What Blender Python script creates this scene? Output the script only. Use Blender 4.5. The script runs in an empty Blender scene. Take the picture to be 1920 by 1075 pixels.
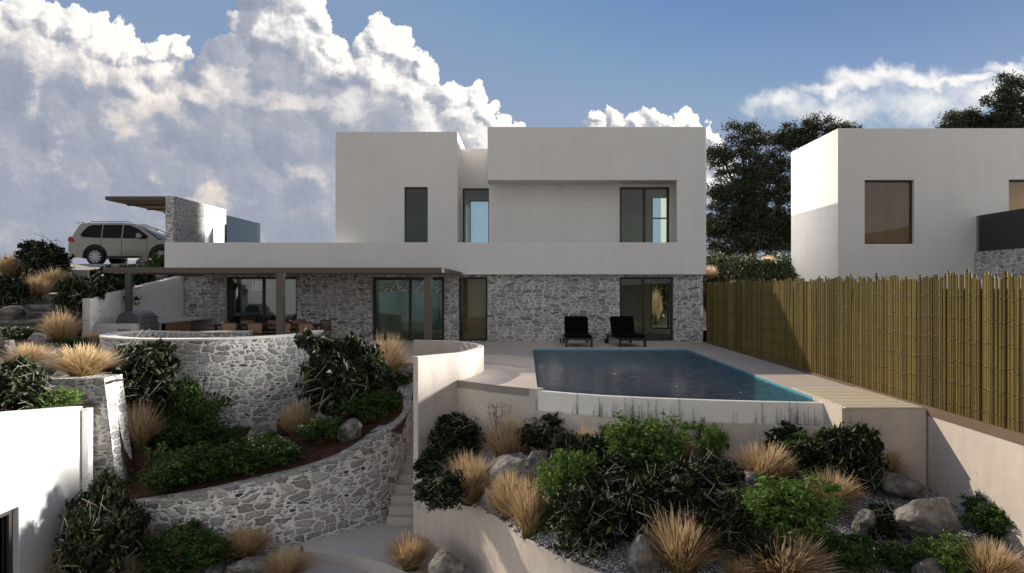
import bpy, bmesh, math, random
import numpy as np
from mathutils import Vector, Matrix
from mathutils.geometry import tessellate_polygon
R = math.radians
sc = bpy.context.scene
col = sc.collection
random.seed(7)
rng = np.random.default_rng(11)

# ------------------------------------------------------------------ camera
F, CX, CY, EYE = 1326.0, 985.0, 541.0, 1.98      # focal length and vanishing point in photo pixels
cam_d = bpy.data.cameras.new('camera')
cam = bpy.data.objects.new('camera', cam_d); col.objects.link(cam)
cam.location = (0, 0, EYE); cam.rotation_euler = (R(90), 0, 0)
cam_d.sensor_width = 36; cam_d.lens = F/1920*36
cam_d.shift_x = -(CX-960)/1920; cam_d.shift_y = (CY-537.5)/1920
cam_d.clip_start = .1; cam_d.clip_end = 3000
sc.camera = cam
sc.view_settings.view_transform = 'Standard'; sc.view_settings.look = 'None'
sc.view_settings.exposure = 0.0; sc.view_settings.gamma = 1
sc.view_settings.use_curve_mapping = False
sc.cycles.max_bounces = 8; sc.cycles.transparent_max_bounces = 16
sc.cycles.caustics_reflective = False; sc.cycles.caustics_refractive = False

# ------------------------------------------------------------------ sun
SUN_TO = Vector((-1.0, .88, .66)).normalized()       # towards the sun: behind the house, from the left
sd = bpy.data.lights.new('sun', 'SUN'); so = bpy.data.objects.new('sun', sd); col.objects.link(so)
so.rotation_euler = SUN_TO.to_track_quat('Z', 'Y').to_euler()
sd.energy = 4.2; sd.angle = R(.5); sd.color = (1, .87, .68)

# ------------------------------------------------------------------ node helper
class NT:
    def __init__(s, tree): s.t = tree; s.L = tree.links
    def n(s, typ, **kw):
        nd = s.t.nodes.new(typ)
        ins = kw.pop('i', {})
        for k, v in kw.items(): setattr(nd, k, v)
        for k, v in ins.items():
            sk = nd.inputs[k]
            if isinstance(v, bpy.types.NodeSocket): s.L.new(v, sk)
            else: sk.default_value = v
        return nd
    def m(s, op, a, b=None, c=None, clamp=False):
        i = {0: a}
        if b is not None: i[1] = b
        if c is not None: i[2] = c
        return s.n('ShaderNodeMath', operation=op, use_clamp=clamp, i=i).outputs[0]
    def v(s, op, a, b=None, out=0):
        i = {0: a}
        if b is not None: i[1] = b
        return s.n('ShaderNodeVectorMath', operation=op, i=i).outputs[out]
    def sstep(s, x, lo, hi, a=0.0, b=1.0):
        return s.n('ShaderNodeMapRange', interpolation_type='SMOOTHSTEP', i={0: x, 1: lo, 2: hi, 3: a, 4: b}).outputs[0]
    def lin(s, x, lo, hi, a=0.0, b=1.0):
        return s.n('ShaderNodeMapRange', i={0: x, 1: lo, 2: hi, 3: a, 4: b}).outputs[0]
    def mix(s, f, a, b, blend='MIX'):
        nd = s.n('ShaderNodeMix', data_type='RGBA', blend_type=blend)
        for sk, v in ((nd.inputs[0], f), (nd.inputs[6], a), (nd.inputs[7], b)):
            if isinstance(v, bpy.types.NodeSocket): s.L.new(v, sk)
            else: sk.default_value = v if not isinstance(v, tuple) or len(v) == 4 else (*v, 1)
        return nd.outputs[2]
    def noise(s, vec, scale, detail=4, rough=.55, dim='3D', dist=0):
        return s.n('ShaderNodeTexNoise', noise_dimensions=dim, i={'Vector': vec, 'Scale': scale, 'Detail': detail, 'Roughness': rough, 'Distortion': dist})

def c4(c): return (*c, 1)

# ------------------------------------------------------------------ world: sky and clouds as functions of direction
def azel(px, py):
    az = math.atan((px-CX)/F); el = math.atan((CY-py)/F*math.cos(az)); return az, el
world = bpy.data.worlds.new('World'); sc.world = world; world.use_nodes = True
wt = world.node_tree; wt.nodes.clear(); W = NT(wt)
sky = W.n('ShaderNodeTexSky', sky_type='NISHITA', sun_disc=False)
sky.sun_elevation = math.asin(SUN_TO.z); sky.sun_rotation = math.atan2(SUN_TO.x, SUN_TO.y)
sky.air_density = 1.0; sky.dust_density = .3; sky.ozone_density = 2.5
dirv = W.n('ShaderNodeTexCoord').outputs['Generated']
sepd = W.n('ShaderNodeSeparateXYZ', i={0: W.v('NORMALIZE', dirv)})
azv = W.m('ARCTAN2', sepd.outputs[0], sepd.outputs[1]); elv = W.m('ARCSINE', sepd.outputs[2])
UVW = W.n('ShaderNodeCombineXYZ', i={0: azv, 1: elv}).outputs[0]
# cloud banks: the sky is mapped as slopes x/y and z/y of the view direction, times 1326; each puff is (x, y, radius) on that map
PUFFS = [(-10,60,75),(40,25,48),(95,50,42),(140,55,42),(180,70,40),(222,88,42),(258,100,34),(290,95,30),(322,92,27),(336,108,24),
 (60,130,110),(170,150,90),(250,155,70),(305,135,48),(100,230,120),(230,240,110),(20,330,130),(150,350,130),(290,330,130),(330,235,80),
 (480,-10,45),(530,-25,60),(575,5,44),(596,38,36),(560,80,70),(490,60,58),(432,36,15),(440,110,58),(402,150,50),(375,195,55),(500,150,100),(600,110,58),(622,85,30),(640,130,48),
 (690,78,32),(716,62,30),(740,90,36),(762,112,33),(788,112,28),(800,140,32),(700,140,68),(780,190,58),(640,210,110),(848,185,34),(886,186,30),(870,220,52),(918,215,28),(945,235,25),(966,250,22),(740,260,120),(900,285,75),
 (420,260,120),(540,260,110),(480,350,110),(590,340,110),(370,360,110),(400,430,130),(150,450,140),(620,420,120),(20,470,120),(760,340,120),(280,440,110),
 (1106,226,20),(1148,222,24),(1190,232,22),(1232,224,25),(1270,236,23),(1302,246,20),(1336,266,24),(1340,300,34),(1200,270,60),(1322,335,50),(1120,250,26)]
ysafe = W.m('MAXIMUM', sepd.outputs[1], .04)
PX = W.n('ShaderNodeCombineXYZ', i={0: W.m('ADD', W.m('MULTIPLY', W.m('DIVIDE', sepd.outputs[0], ysafe), F), CX), 1: W.m('SUBTRACT', CY, W.m('MULTIPLY', W.m('DIVIDE', sepd.outputs[2], ysafe), F))}).outputs[0]
def warp(v, amp, size, det, sh=(0, 0, 0)):
    n = W.noise(W.v('ADD', W.v('MULTIPLY', v, (1/size, 1/size, 0)), sh), 1.0, det, .55, '2D').outputs['Color']
    return W.v('MULTIPLY', W.v('SUBTRACT', n, (.5, .5, .5)), (amp, amp, 0))
WP = W.v('ADD', W.v('ADD', PX, warp(PX, 70, 95, 2)), W.v('ADD', warp(PX, 30, 30, 3, (7.1, 3.3, 0)), warp(PX, 12, 9, 3, (2.1, 9.3, 0))))
def field(v, rmin=0):
    acc = None
    for (px, py, r) in PUFFS:
        if r < rmin: continue
        l = W.m('MULTIPLY', W.v('DISTANCE', v, (px, py, 0), out=1), 1/r)
        acc = l if acc is None else W.n('ShaderNodeMath', operation='SMOOTH_MIN', i={0: acc, 1: l, 2: .10}).outputs[0]
    return W.m('SUBTRACT', 1.0, acc)
h0 = field(WP); h1 = field(W.v('ADD', WP, (11, -10, 0))); h2 = field(W.v('ADD', WP, (62, -46, 0)), 56)
aA = W.m('MULTIPLY', W.sstep(h0, .0, .09), W.sstep(sepd.outputs[1], .1, .25))
grad = W.m('SUBTRACT', h0, h1)
n1 = W.noise(W.v('MULTIPLY', PX, (1/42, 1/42, 0)), 1.0, 7, .6, '2D').outputs['Fac']
n1b = W.noise(W.v('MULTIPLY', W.v('ADD', PX, (5, -5, 0)), (1/42, 1/42, 0)), 1.0, 7, .6, '2D').outputs['Fac']
fine = W.m('SUBTRACT', n1, n1b)
lows = W.noise(W.v('MULTIPLY', PX, (1/170, 1/120, 0)), 1.0, 5, .55, '2D').outputs['Fac']
rim = W.sstep(W.m('ADD', h2, W.m('MULTIPLY', W.m('SUBTRACT', lows, .5), 1.6)), .42, -.15)
patch = W.sstep(lows, .56, .70)
light = W.m('ADD', .26, W.m('MULTIPLY', rim, .48))
light = W.m('ADD', light, W.m('MULTIPLY', W.m('MAXIMUM', W.m('MINIMUM', grad, .35), -.35), W.m('ADD', .70, W.m('MULTIPLY', rim, .5))))
light = W.m('ADD', light, W.m('ADD', W.m('MULTIPLY', patch, .34), W.m('MULTIPLY', W.m('SUBTRACT', lows, .5), .30)))
light = W.m('ADD', light, W.m('MULTIPLY', fine, W.m('ADD', .30, W.m('MULTIPLY', rim, .6))))
light = W.m('ADD', light, W.m('MULTIPLY', W.m('SUBTRACT', n1, .5), .14))
light = W.m('MAXIMUM', W.m('MINIMUM', light, 1.0), .0)
ccol = W.n('ShaderNodeValToRGB', i={0: light}); cr = ccol.color_ramp
cr.elements[0].position = .0; cr.elements[0].color = (.275, .31, .40, 1)
cr.elements[1].position = 1.0; cr.elements[1].color = (1.05, 1.02, .98, 1)
e = cr.elements.new(.28); e.color = (.385, .415, .495, 1)
e = cr.elements.new(.6); e.color = (.62, .62, .65, 1)
# sunlit warm patches low in the left bank
warm = W.m('MULTIPLY', W.m('MULTIPLY', W.sstep(elv, .34, .10), W.sstep(light, .30, .75)), W.sstep(azv, -.15, -.45))
ccolw = W.mix(W.m('MULTIPLY', warm, .55), ccol.outputs[0], (.95, .74, .60))
hz = W.sstep(elv, .16, .04)
ccolw = W.mix(W.m('MULTIPLY', hz, .55), ccolw, (.36, .39, .47))
# blue sky: the bright halo round the sun capped, a little milkier towards the horizon
skyc = W.v('MINIMUM', W.v('MULTIPLY', sky.outputs[0], (.094, .099, .114)), (.225, .33, .52))
milk = W.sstep(elv, .42, .0)
skyc = W.mix(W.m('MULTIPLY', milk, .6), skyc, (.47, .53, .64))
# thin bright cloud streaks on the right
THIN = [(1560,168,60,16),(1610,155,60,22),(1660,140,50,18),(1715,150,70,24),(1770,160,70,14),(1830,152,70,12),(1905,132,70,14),(1560,205,170,40),(1740,195,160,44),(1460,190,90,26),(1880,180,90,24)]
WT = W.v('ADD', W.v('ADD', PX, warp(PX, 60, 80, 3, (3.3, 1.1, 0))), warp(PX, 22, 22, 4, (1.1, 5.3, 0)))
acc = None
for k_, (px, py, rx, ry) in enumerate(THIN):
    l = W.v('LENGTH', W.v('MULTIPLY', W.v('SUBTRACT', WT, (px, py, 0)), (1/rx, 1/ry, 0)), out=1)
    if ry > 23 and ry != 24: l = W.m('ADD', l, .42)
    acc = l if acc is None else W.n('ShaderNodeMath', operation='SMOOTH_MIN', i={0: acc, 1: l, 2: .25}).outputs[0]
b0 = W.m('ADD', W.m('SUBTRACT', 1.0, acc), W.m('MULTIPLY', W.m('SUBTRACT', n1, .5), .9))
aB = W.m('MULTIPLY', W.m('MULTIPLY', W.sstep(b0, -.45, .85), .97), W.sstep(sepd.outputs[1], .1, .25))
skyc = W.mix(aB, skyc, (.98, .96, .93))
full = W.mix(aA, skyc, ccolw)
# broken cloud veil in the part of the sky behind the camera
nb = W.noise(UVW, 2.2, 4, .55, '2D').outputs['Fac']
veil = W.m('MULTIPLY', W.sstep(sepd.outputs[1], .15, -.35), W.sstep(nb, .30, .60))
full = W.mix(veil, full, (.70, .675, .635))
# second sun added as a hazy sky patch right of the frame, lighting right-facing walls
SUN2_TO = Vector((1.0, .30, .262)).normalized()
dt = W.v('DOT_PRODUCT', W.v('NORMALIZE', dirv), tuple(SUN2_TO), out=1)
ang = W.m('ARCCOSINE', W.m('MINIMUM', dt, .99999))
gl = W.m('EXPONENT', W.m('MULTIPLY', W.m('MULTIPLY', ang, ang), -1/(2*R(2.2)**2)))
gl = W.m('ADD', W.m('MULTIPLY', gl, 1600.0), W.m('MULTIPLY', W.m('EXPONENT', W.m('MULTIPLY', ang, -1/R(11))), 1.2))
sun2_col = W.n('ShaderNodeCombineXYZ', i={0: gl, 1: W.m('MULTIPLY', gl, .96), 2: W.m('MULTIPLY', gl, .90)}).outputs[0]
full = W.v('ADD', full, sun2_col)
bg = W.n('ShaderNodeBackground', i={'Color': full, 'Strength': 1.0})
wo = W.n('ShaderNodeOutputWorld', i={0: bg.outputs[0]})
world.cycles.sampling_method = 'MANUAL'; world.cycles.sample_map_resolution = 2048

# ------------------------------------------------------------------ materials
MATS = {}
def mat(name):
    m = bpy.data.materials.new(name); m.use_nodes = True
    t = m.node_tree; t.nodes.clear(); N = NT(t)
    N.out = N.n('ShaderNodeOutputMaterial'); MATS[name] = m
    return m, N
def fin(N, color, rough=.7, bump=None, bstr=.3, bdist=.02, metal=0, spec=.3, **kw):
    i = {'Base Color': color if isinstance(color, bpy.types.NodeSocket) else c4(color), 'Roughness': rough, 'Metallic': metal, 'Specular IOR Level': spec}
    i.update(kw)
    p = N.n('ShaderNodeBsdfPrincipled', i=i)
    if bump is not None:
        b = N.n('ShaderNodeBump', i={'Height': bump, 'Strength': bstr, 'Distance': bdist}); N.L.new(b.outputs[0], p.inputs['Normal'])
    N.L.new(p.outputs[0], N.out.inputs[0]); return p
def tc(N, k='Object'): return N.n('ShaderNodeTexCoord').outputs[k]

def plaster(name, c, stain=.10, spots=0, bumps=.25):
    m, N = mat(name); p = N.n('ShaderNodeNewGeometry').outputs['Position']
    a = N.noise(p, .6, 5).outputs['Fac']; f = N.noise(p, 45, 3, .6).outputs['Fac']; g = N.noise(p, 5, 5).outputs['Fac']
    st = N.noise(N.v('MULTIPLY', p, (3, 3, .35)), 1.3, 4).outputs['Fac']
    k = N.m('ADD', N.m('MULTIPLY', N.m('SUBTRACT', a, .5), stain*1.6), N.m('MULTIPLY', N.m('SUBTRACT', g, .5), stain))
    k = N.m('ADD', k, N.m('MULTIPLY', N.m('SUBTRACT', st, .5), stain*1.2))
    k = N.m('ADD', N.m('ADD', k, N.m('MULTIPLY', N.m('SUBTRACT', f, .5), stain*.9)), 1.0)
    cc = N.v('SCALE', c); nd = cc.node; N.L.new(k, nd.inputs[3])
    if spots:
        v = N.n('ShaderNodeTexVoronoi', i={'Vector': p, 'Scale': 9.0, 'Randomness': 1.0})
        s = N.sstep(v.outputs['Distance'], .17, .07); s = N.m('MULTIPLY', s, N.sstep(N.noise(p, 1.7).outputs['Fac'], .45, .60))
        cc = N.mix(N.m('MULTIPLY', s, spots), cc, tuple(x*.45 for x in c))
    fin(N, cc, .88, N.m('ADD', N.m('MULTIPLY', f, .6), g), bumps, .008, spec=.15)
    return m
M_white = plaster('white_plaster', (.76, .745, .72), .09)
M_white2 = plaster('neighbour_plaster', (.74, .72, .69), .09)
M_conc = plaster('beige_concrete', (.55, .49, .435), .26, .6)
M_deckc = plaster('terrace_concrete', (.52, .455, .40), .18, .2)
M_pathc = plaster('path_concrete', (.45, .42, .40), .18, .2)
M_cap = plaster('pale_mortar_cap', (.74, .71, .66), .12, .3)
M_int = plaster('interior_wall', (.74, .70, .61), .05)
M_tealw = plaster('interior_teal', (.20, .32, .33), .05)
M_gwall = plaster('grey_green_wall', (.42, .50, .47), .05)
M_board = plaster('base_board', (.16, .115, .085), .2)
M_counter = plaster('counter_concrete', (.58, .57, .56), .1)

def stone(name, su=3.2, sv=6.4, dark=(.15,.147,.142), lite=(.62,.61,.59), mortar=(.86,.845,.82), mw=.085):
    m, N = mat(name)
    uv = N.n('ShaderNodeUVMap').outputs[0]
    n1 = N.noise(uv, 2.2, 3, .5, '2D').outputs['Color']; n2 = N.noise(uv, 11, 3, .6, '2D').outputs['Color']
    q = N.v('ADD', uv, N.v('MULTIPLY', N.v('SUBTRACT', n1, (.5,.5,.5)), (.22,.12,0)))
    q = N.v('ADD', q, N.v('MULTIPLY', N.v('SUBTRACT', n2, (.5,.5,.5)), (.09,.05,0)))
    q = N.v('MULTIPLY', q, (su, sv, 0))
    def vor(qq, f): return N.n('ShaderNodeTexVoronoi', voronoi_dimensions='2D', feature=f, i={'Vector': qq, 'Scale': 1.0, 'Randomness': .92})
    q2 = N.v('ADD', N.v('MULTIPLY', q, (1.75, 1.9, 0)), (13.3, 7.7, 0))
    def vor2(qq):
        f1, f2 = (N.n('ShaderNodeTexVoronoi', voronoi_dimensions='2D', feature=f, distance='CHEBYCHEV', i={'Vector': qq, 'Scale': 1.0, 'Randomness': .86}) for f in ('F1', 'F2'))
        return N.m('MULTIPLY', N.m('SUBTRACT', f2.outputs['Distance'], f1.outputs['Distance']), .62), f1.outputs['Color']
    (v1, c1), (v2, c2) = vor2(q), vor2(q2)
    pick = N.m('GREATER_THAN', N.n('ShaderNodeSeparateXYZ', i={0: c1}).outputs[2], .52)      # some big stones are replaced by a few small ones
    esm = N.m('MINIMUM', v1, N.m('MULTIPLY', v2, .62))
    dist = N.m('ADD', N.m('MULTIPLY', pick, esm), N.m('MULTIPLY', N.m('SUBTRACT', 1.0, pick), v1))
    wv = N.noise(uv, 6, 3, .6, '2D').outputs['Fac']
    edge = N.m('ADD', dist, N.m('MULTIPLY', N.m('SUBTRACT', wv, .5), .13))
    k = N.sstep(edge, mw*.45, mw*1.25)
    vcol = N.mix(pick, c1, c2)
    sx = N.n('ShaderNodeSeparateXYZ', i={0: vcol})
    grain = N.noise(uv, 17, 5, .7, '2D').outputs['Fac']; big = N.noise(uv, .5, 3, .5, '2D').outputs['Fac']
    tone = N.m('POWER', sx.outputs[0], 1.0)
    tone = N.m('ADD', N.m('MULTIPLY', tone, .65), N.m('MULTIPLY', N.sstep(grain, .3, .75), .45))
    sc_ = N.mix(tone, c4(dark), c4(lite))
    sc_ = N.mix(N.m('MULTIPLY', N.sstep(sx.outputs[1], .55, .9), .35), sc_, (.26, .20, .14))
    sc_ = N.mix(N.m('MULTIPLY', N.sstep(grain, .56, .70), .45), sc_, (.46, .45, .43))
    void = N.m('MULTIPLY', N.sstep(sx.outputs[2], .90, .96), N.sstep(edge, mw*.6, mw*1.3))
    sc_ = N.mix(N.m('MULTIPLY', void, .9), sc_, (.03, .03, .03))
    mc = N.mix(N.sstep(grain, .3, .7), c4(tuple(x*.82 for x in mortar)), c4(mortar))
    cc = N.mix(k, mc, sc_)
    cc = N.mix(N.m('MULTIPLY', N.sstep(big, .35, .7), .18), cc, (.30, .27, .23))
    h = N.m('ADD', N.m('MULTIPLY', N.sstep(edge, mw*.4, mw*2.2), 1.0), N.m('MULTIPLY', grain, .45))
    h = N.m('ADD', h, N.m('MULTIPLY', sx.outputs[2], .4))
    fin(N, cc, .93, h, .75, .045, spec=.12)
    return m
M_stone = stone('rubble_stone')
M_stone2 = stone('house_stone', 2.9, 7.6, (.14,.14,.14), (.60,.595,.585), (.86,.855,.845), .09)
M_cope = stone('coping_stone', 1.6, 5.5, (.16,.16,.165), (.42,.41,.40), (.60,.59,.57), .06)
M_speck = stone('small_rubble', 9, 14, (.04,.04,.042), (.42,.41,.40), (.55,.54,.53), .12)

def simple(name, c, rough=.5, metal=0, nz=0, scale=20, spec=.4, bstr=0, **kw):
    m, N = mat(name)
    if nz:
        p = tc(N); f = N.noise(p, scale, 5).outputs['Fac']
        cc = N.mix(f, c4(tuple(x*(1-nz) for x in c)), c4(tuple(min(1, x*(1+nz)) for x in c)))
        fin(N, cc, rough, f if bstr else None, bstr, .01, metal, spec, **kw)
    else: fin(N, c, rough, None, 0, 0, metal, spec, **kw)
    return m
M_brown = simple('brown_aluminium', (.060, .049, .041), .5, 0, .12, 30)
M_pergola = simple('brown_painted_steel', (.105, .086, .073), .55, 0, .15, 12)
M_frame = simple('dark_window_frame', (.035, .029, .025), .45)
M_black = simple('black_fabric', (.004, .004, .0045), .95, spec=.05)
M_dwood = simple('dark_wood', (.030, .018, .013), .5, 0, .4, 8)
M_rattan = simple('rattan_weave', (.32, .20, .125), .8, 0, .3, 60)
M_steel = simple('brushed_steel', (.33, .33, .34), .38, .75, .2, 20)
M_dsteel = simple('dark_steel', (.075, .076, .08), .45, .4, .2, 10)
M_chrome = simple('chrome_tap', (.6, .6, .6), .2, 1)
M_corten = simple('rusted_steel', (.060, .025, .017), .85, 0, .5, 6)
M_bark = simple('bark', (.07, .055, .042), .9, 0, .5, 14, bstr=.5)
M_twig = simple('pale_twig', (.27, .245, .20), .8, 0, .4, 9)
M_carpaint = simple('pearl_car_paint', (.28, .268, .235), .28, 0, 0, 1, .5, **{'Coat Weight': .6, 'Coat Roughness': .05})
M_cglass = simple('car_glass', (.003, .003, .004), .12, spec=.15)
M_rubber = simple('tyre_rubber', (.008, .008, .008), .8)
M_plastic = simple('black_plastic', (.012, .012, .012), .6)
M_rim = simple('alloy_rim', (.42, .42, .46), .35, .6)
M_red = simple('red_tail_lamp', (.35, .012, .012), .2)
M_tileblue = None

def wood(name, a, b, scale=(1, 14, 1), rough=.6, along='X'):
    m, N = mat(name); p = N.n('ShaderNodeNewGeometry').outputs['Position']
    f = N.noise(N.v('MULTIPLY', p, scale), 2.0, 5, .6).outputs['Fac']; g = N.noise(p, 1.2, 3).outputs['Fac']
    fin(N, N.mix(N.m('ADD', N.m('MULTIPLY', f, .7), N.m('MULTIPLY', g, .3)), c4(a), c4(b)), rough, f, .2, .006, spec=.25)
    return m
M_wood = wood('cabinet_wood', (.22, .11, .06), (.36, .20, .115), (2, 2, 16))
M_shelf = wood('shelf_wood', (.38, .24, .10), (.55, .36, .17), (14, 14, 1.2))
M_plank = wood('bleached_deck_wood', (.50, .43, .30), (.80, .73, .58), (.8, 9, 1))
M_soffit = wood('soffit_wood', (.20, .14, .09), (.32, .24, .16), (12, 1, 1))
M_blind = plaster('brown_blind', (.52, .30, .165), .3)

def glass(name, tint, refl=1.0, milk=0, mcol=(.3,.4,.4)):
    m, N = mat(name)
    fr = N.n('ShaderNodeFresnel', i={'IOR': 1.5}).outputs[0]
    t = N.n('ShaderNodeBsdfTransparent', i={0: c4(tint)}).outputs[0]
    if milk:
        dfu = N.n('ShaderNodeMixShader', i={0: .5, 1: N.n('ShaderNodeBsdfDiffuse', i={0: c4(mcol)}).outputs[0], 2: N.n('ShaderNodeBsdfTranslucent', i={0: c4(mcol)}).outputs[0]}).outputs[0]
        t = N.n('ShaderNodeMixShader', i={0: milk, 1: t, 2: dfu}).outputs[0]
    gsy = N.n('ShaderNodeBsdfGlossy', i={0: (.9, .95, .95, 1), 'Roughness': .01}).outputs[0]
    mx = N.n('ShaderNodeMixShader', i={0: N.m('MULTIPLY', fr, refl, clamp=True), 1: t, 2: gsy}).outputs[0]
    N.L.new(mx, N.out.inputs[0]); return m
M_glass = glass('window_glass', (.90, .95, .935), .7)
M_glass1 = glass('reflective_glass', (.88, .93, .92), 2.4)
M_glass2 = glass('blind_window_glass', (.92, .94, .93), .8)
M_dglass = glass('dark_teal_glass', (.34, .44, .43), 1.3)
M_fglass = glass('frosted_teal_glass', (.45, .62, .63), 1.0, .85, (.45, .68, .69))
M_rail = glass('balustrade_glass', (.985, .99, .99), .12)
M_rail2 = glass('tinted_balustrade_glass', (.55, .60, .62), 1.2)
M_smoke = glass('smoked_glass', (.40, .43, .45), 1.6)

def water_mat():
    m, N = mat('pool_water'); p = N.n('ShaderNodeNewGeometry').outputs['Position']
    q = N.v('MULTIPLY', p, (1.0, 2.1, 1.0))
    w1 = N.noise(q, 1.25, 3, .5, dist=.9).outputs['Fac']; w2 = N.noise(q, 3.6, 4, .6, dist=1.4).outputs['Fac']
    h = N.m('ADD', N.m('MULTIPLY', w1, .8), N.m('MULTIPLY', w2, .62))
    b = N.n('ShaderNodeBump', i={'Height': h, 'Strength': 1.0, 'Distance': .27}).outputs[0]
    fr = N.m('MULTIPLY', N.n('ShaderNodeFresnel', i={'IOR': 1.33, 'Normal': b}).outputs[0], .70)
    t = N.n('ShaderNodeBsdfTransparent', i={0: (.20, .28, .31, 1)}).outputs[0]
    g = N.n('ShaderNodeBsdfGlossy', i={0: (.68, .66, .66, 1), 'Roughness': .035, 'Normal': b}).outputs[0]
    N.L.new(N.n('ShaderNodeMixShader', i={0: fr, 1: t, 2: g}).outputs[0], N.out.inputs[0]); return m
M_water = water_mat()
M_pfloor = simple('slate_pool_floor', (.022, .034, .045), .5, 0, .3, 3)
def tile_mat():
    m, N = mat('turquoise_mosaic'); uv = N.n('ShaderNodeUVMap').outputs[0]
    br = N.n('ShaderNodeTexBrick', offset=0.0, i={'Vector': uv, 'Color1': (.06, .33, .45, 1), 'Color2': (.09, .42, .54, 1), 'Mortar': (.25, .4, .45, 1), 'Scale': 1.0, 'Mortar Size': .004, 'Brick Width': .06, 'Row Height': .06})
    fin(N, br.outputs[0], .2, spec=.5); return m
M_tile = tile_mat()

def ground_mat(name, a, b, scale=3, pebble=0, peb=(.5,.5,.5), bstr=.6):
    m, N = mat(name); p = N.n('ShaderNodeNewGeometry').outputs['Position']
    f = N.noise(p, scale, 7, .65).outputs['Fac']; g = N.noise(p, 40, 4, .7).outputs['Fac']
    cc = N.mix(N.sstep(f, .3, .7), c4(a), c4(b)); h = N.m('ADD', f, N.m('MULTIPLY', g, .4))
    if pebble:
        v = N.n('ShaderNodeTexVoronoi', i={'Vector': p, 'Scale': pebble, 'Randomness': 1.0})
        sx = N.n('ShaderNodeSeparateXYZ', i={0: v.outputs['Color']})
        pc = N.mix(sx.outputs[0], c4(tuple(x*.45 for x in peb)), c4(tuple(min(1, x*1.25) for x in peb)))
        cc = N.mix(N.sstep(v.outputs['Distance'], .55, .35), c4(tuple(x*.22 for x in peb)), pc)
        cc = N.mix(N.m('MULTIPLY', N.sstep(f, .55, .75), .5), cc, c4(a))
        h = N.m('SUBTRACT', N.m('MULTIPLY', sx.outputs[1], .4), v.outputs['Distance'])
    fin(N, cc, .95, h, bstr, .05, spec=.1); return m
M_soil = ground_mat('mulch_soil', (.040, .020, .015), (.085, .040, .030), 6)
M_hill = ground_mat('hillside_soil', (.055, .045, .034), (.12, .105, .085), 1.2)
M_gravel = ground_mat('white_gravel', (.26, .22, .19), (.42, .41, .42), 2, 34, (.74, .73, .76), .8)
M_base = ground_mat('dry_ground', (.12, .10, .075), (.22, .19, .15), .3)

def rock_mat():
    m, N = mat('boulder_rock'); p = tc(N); oi = N.n('ShaderNodeObjectInfo').outputs['Random']
    q = N.v('ADD', p, N.n('ShaderNodeCombineXYZ', i={0: N.m('MULTIPLY', oi, 40), 1: oi, 2: oi}).outputs[0])
    f = N.noise(q, 2.2, 8, .68).outputs['Fac']; g = N.noise(q, 14, 6, .7).outputs['Fac']; l = N.noise(q, 4.5, 4).outputs['Fac']
    cc = N.mix(N.sstep(f, .34, .66), (.10, .10, .105), (.42, .39, .35))
    cc = N.mix(N.m('MULTIPLY', N.sstep(l, .56, .68), .6), cc, (.36, .27, .17))
    cc = N.mix(N.m('MULTIPLY', N.sstep(g, .55, .68), .55), cc, (.06, .062, .065))
    fin(N, cc, .93, N.m('ADD', f, N.m('MULTIPLY', g, .6)), 1.0, .10, spec=.15); return m
M_rock = rock_mat()

def leaf_mat(name, a, b, young=None, transl=.25, rough=.55, spec=.3):
    m, N = mat(name); uv = N.n('ShaderNodeUVMap').outputs[0]
    s = N.n('ShaderNodeSeparateXYZ', i={0: uv})
    cc = N.mix(s.outputs[0], c4(a), c4(b))
    if young: cc = N.mix(N.sstep(s.outputs[1], .86, .97), cc, c4(young))
    p = N.n('ShaderNodeBsdfPrincipled', i={'Base Color': cc, 'Roughness': rough, 'Specular IOR Level': spec}).outputs[0]
    t = N.n('ShaderNodeBsdfTranslucent', i={0: cc}).outputs[0]
    N.L.new(N.n('ShaderNodeMixShader', i={0: transl, 1: p, 2: t}).outputs[0], N.out.inputs[0]); return m
M_dleaf = leaf_mat('dark_glossy_leaf', (.007, .011, .004), (.022, .032, .010), (.10, .13, .025), .12)
M_gleaf = leaf_mat('green_leaf', (.055, .115, .018), (.155, .26, .052), (.24, .33, .09), .35)
M_rleaf = leaf_mat('deep_green_leaf', (.022, .052, .009), (.058, .11, .018), (.10, .16, .035), .25)
M_tleaf = leaf_mat('tree_leaf', (.016, .022, .012), (.045, .052, .026), (.075, .08, .03), .2)
M_ivy = leaf_mat('ivy_leaf', (.012, .02, .006), (.040, .052, .014), (.10, .12, .03), .15)
M_sage = leaf_mat('sage_flower', (.05, .035, .045), (.12, .09, .10), None, .15)
M_spike = leaf_mat('flower_spike', (.10, .075, .09), (.22, .17, .18), (.55, .50, .36), .15)
def grass_mat(name, base, mid, tip):
    m, N = mat(name); uv = N.n('ShaderNodeUVMap').outputs[0]; s = N.n('ShaderNodeSeparateXYZ', i={0: uv})
    r = N.n('ShaderNodeValToRGB', i={0: s.outputs[1]}); q = r.color_ramp
    q.elements[0].position = .05; q.elements[0].color = c4(base); q.elements[1].position = .42; q.elements[1].color = c4(mid)
    e = q.elements.new(.95); e.color = c4(tip)
    cc = N.mix(N.m('MULTIPLY', s.outputs[0], .42), r.outputs[0], (.16, .095, .05))
    p = N.n('ShaderNodeBsdfPrincipled', i={'Base Color': cc, 'Roughness': .6, 'Specular IOR Level': .2}).outputs[0]
    t = N.n('ShaderNodeBsdfTranslucent', i={0: cc}).outputs[0]
    N.L.new(N.n('ShaderNodeMixShader', i={0: .4, 1: p, 2: t}).outputs[0], N.out.inputs[0]); return m
M_straw = grass_mat('straw_grass', (.085, .10, .022), (.54, .39, .17), (.74, .57, .37))
M_reed = grass_mat('green_reed', (.02, .04, .008), (.03, .07, .015), (.06, .09, .03))
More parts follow.
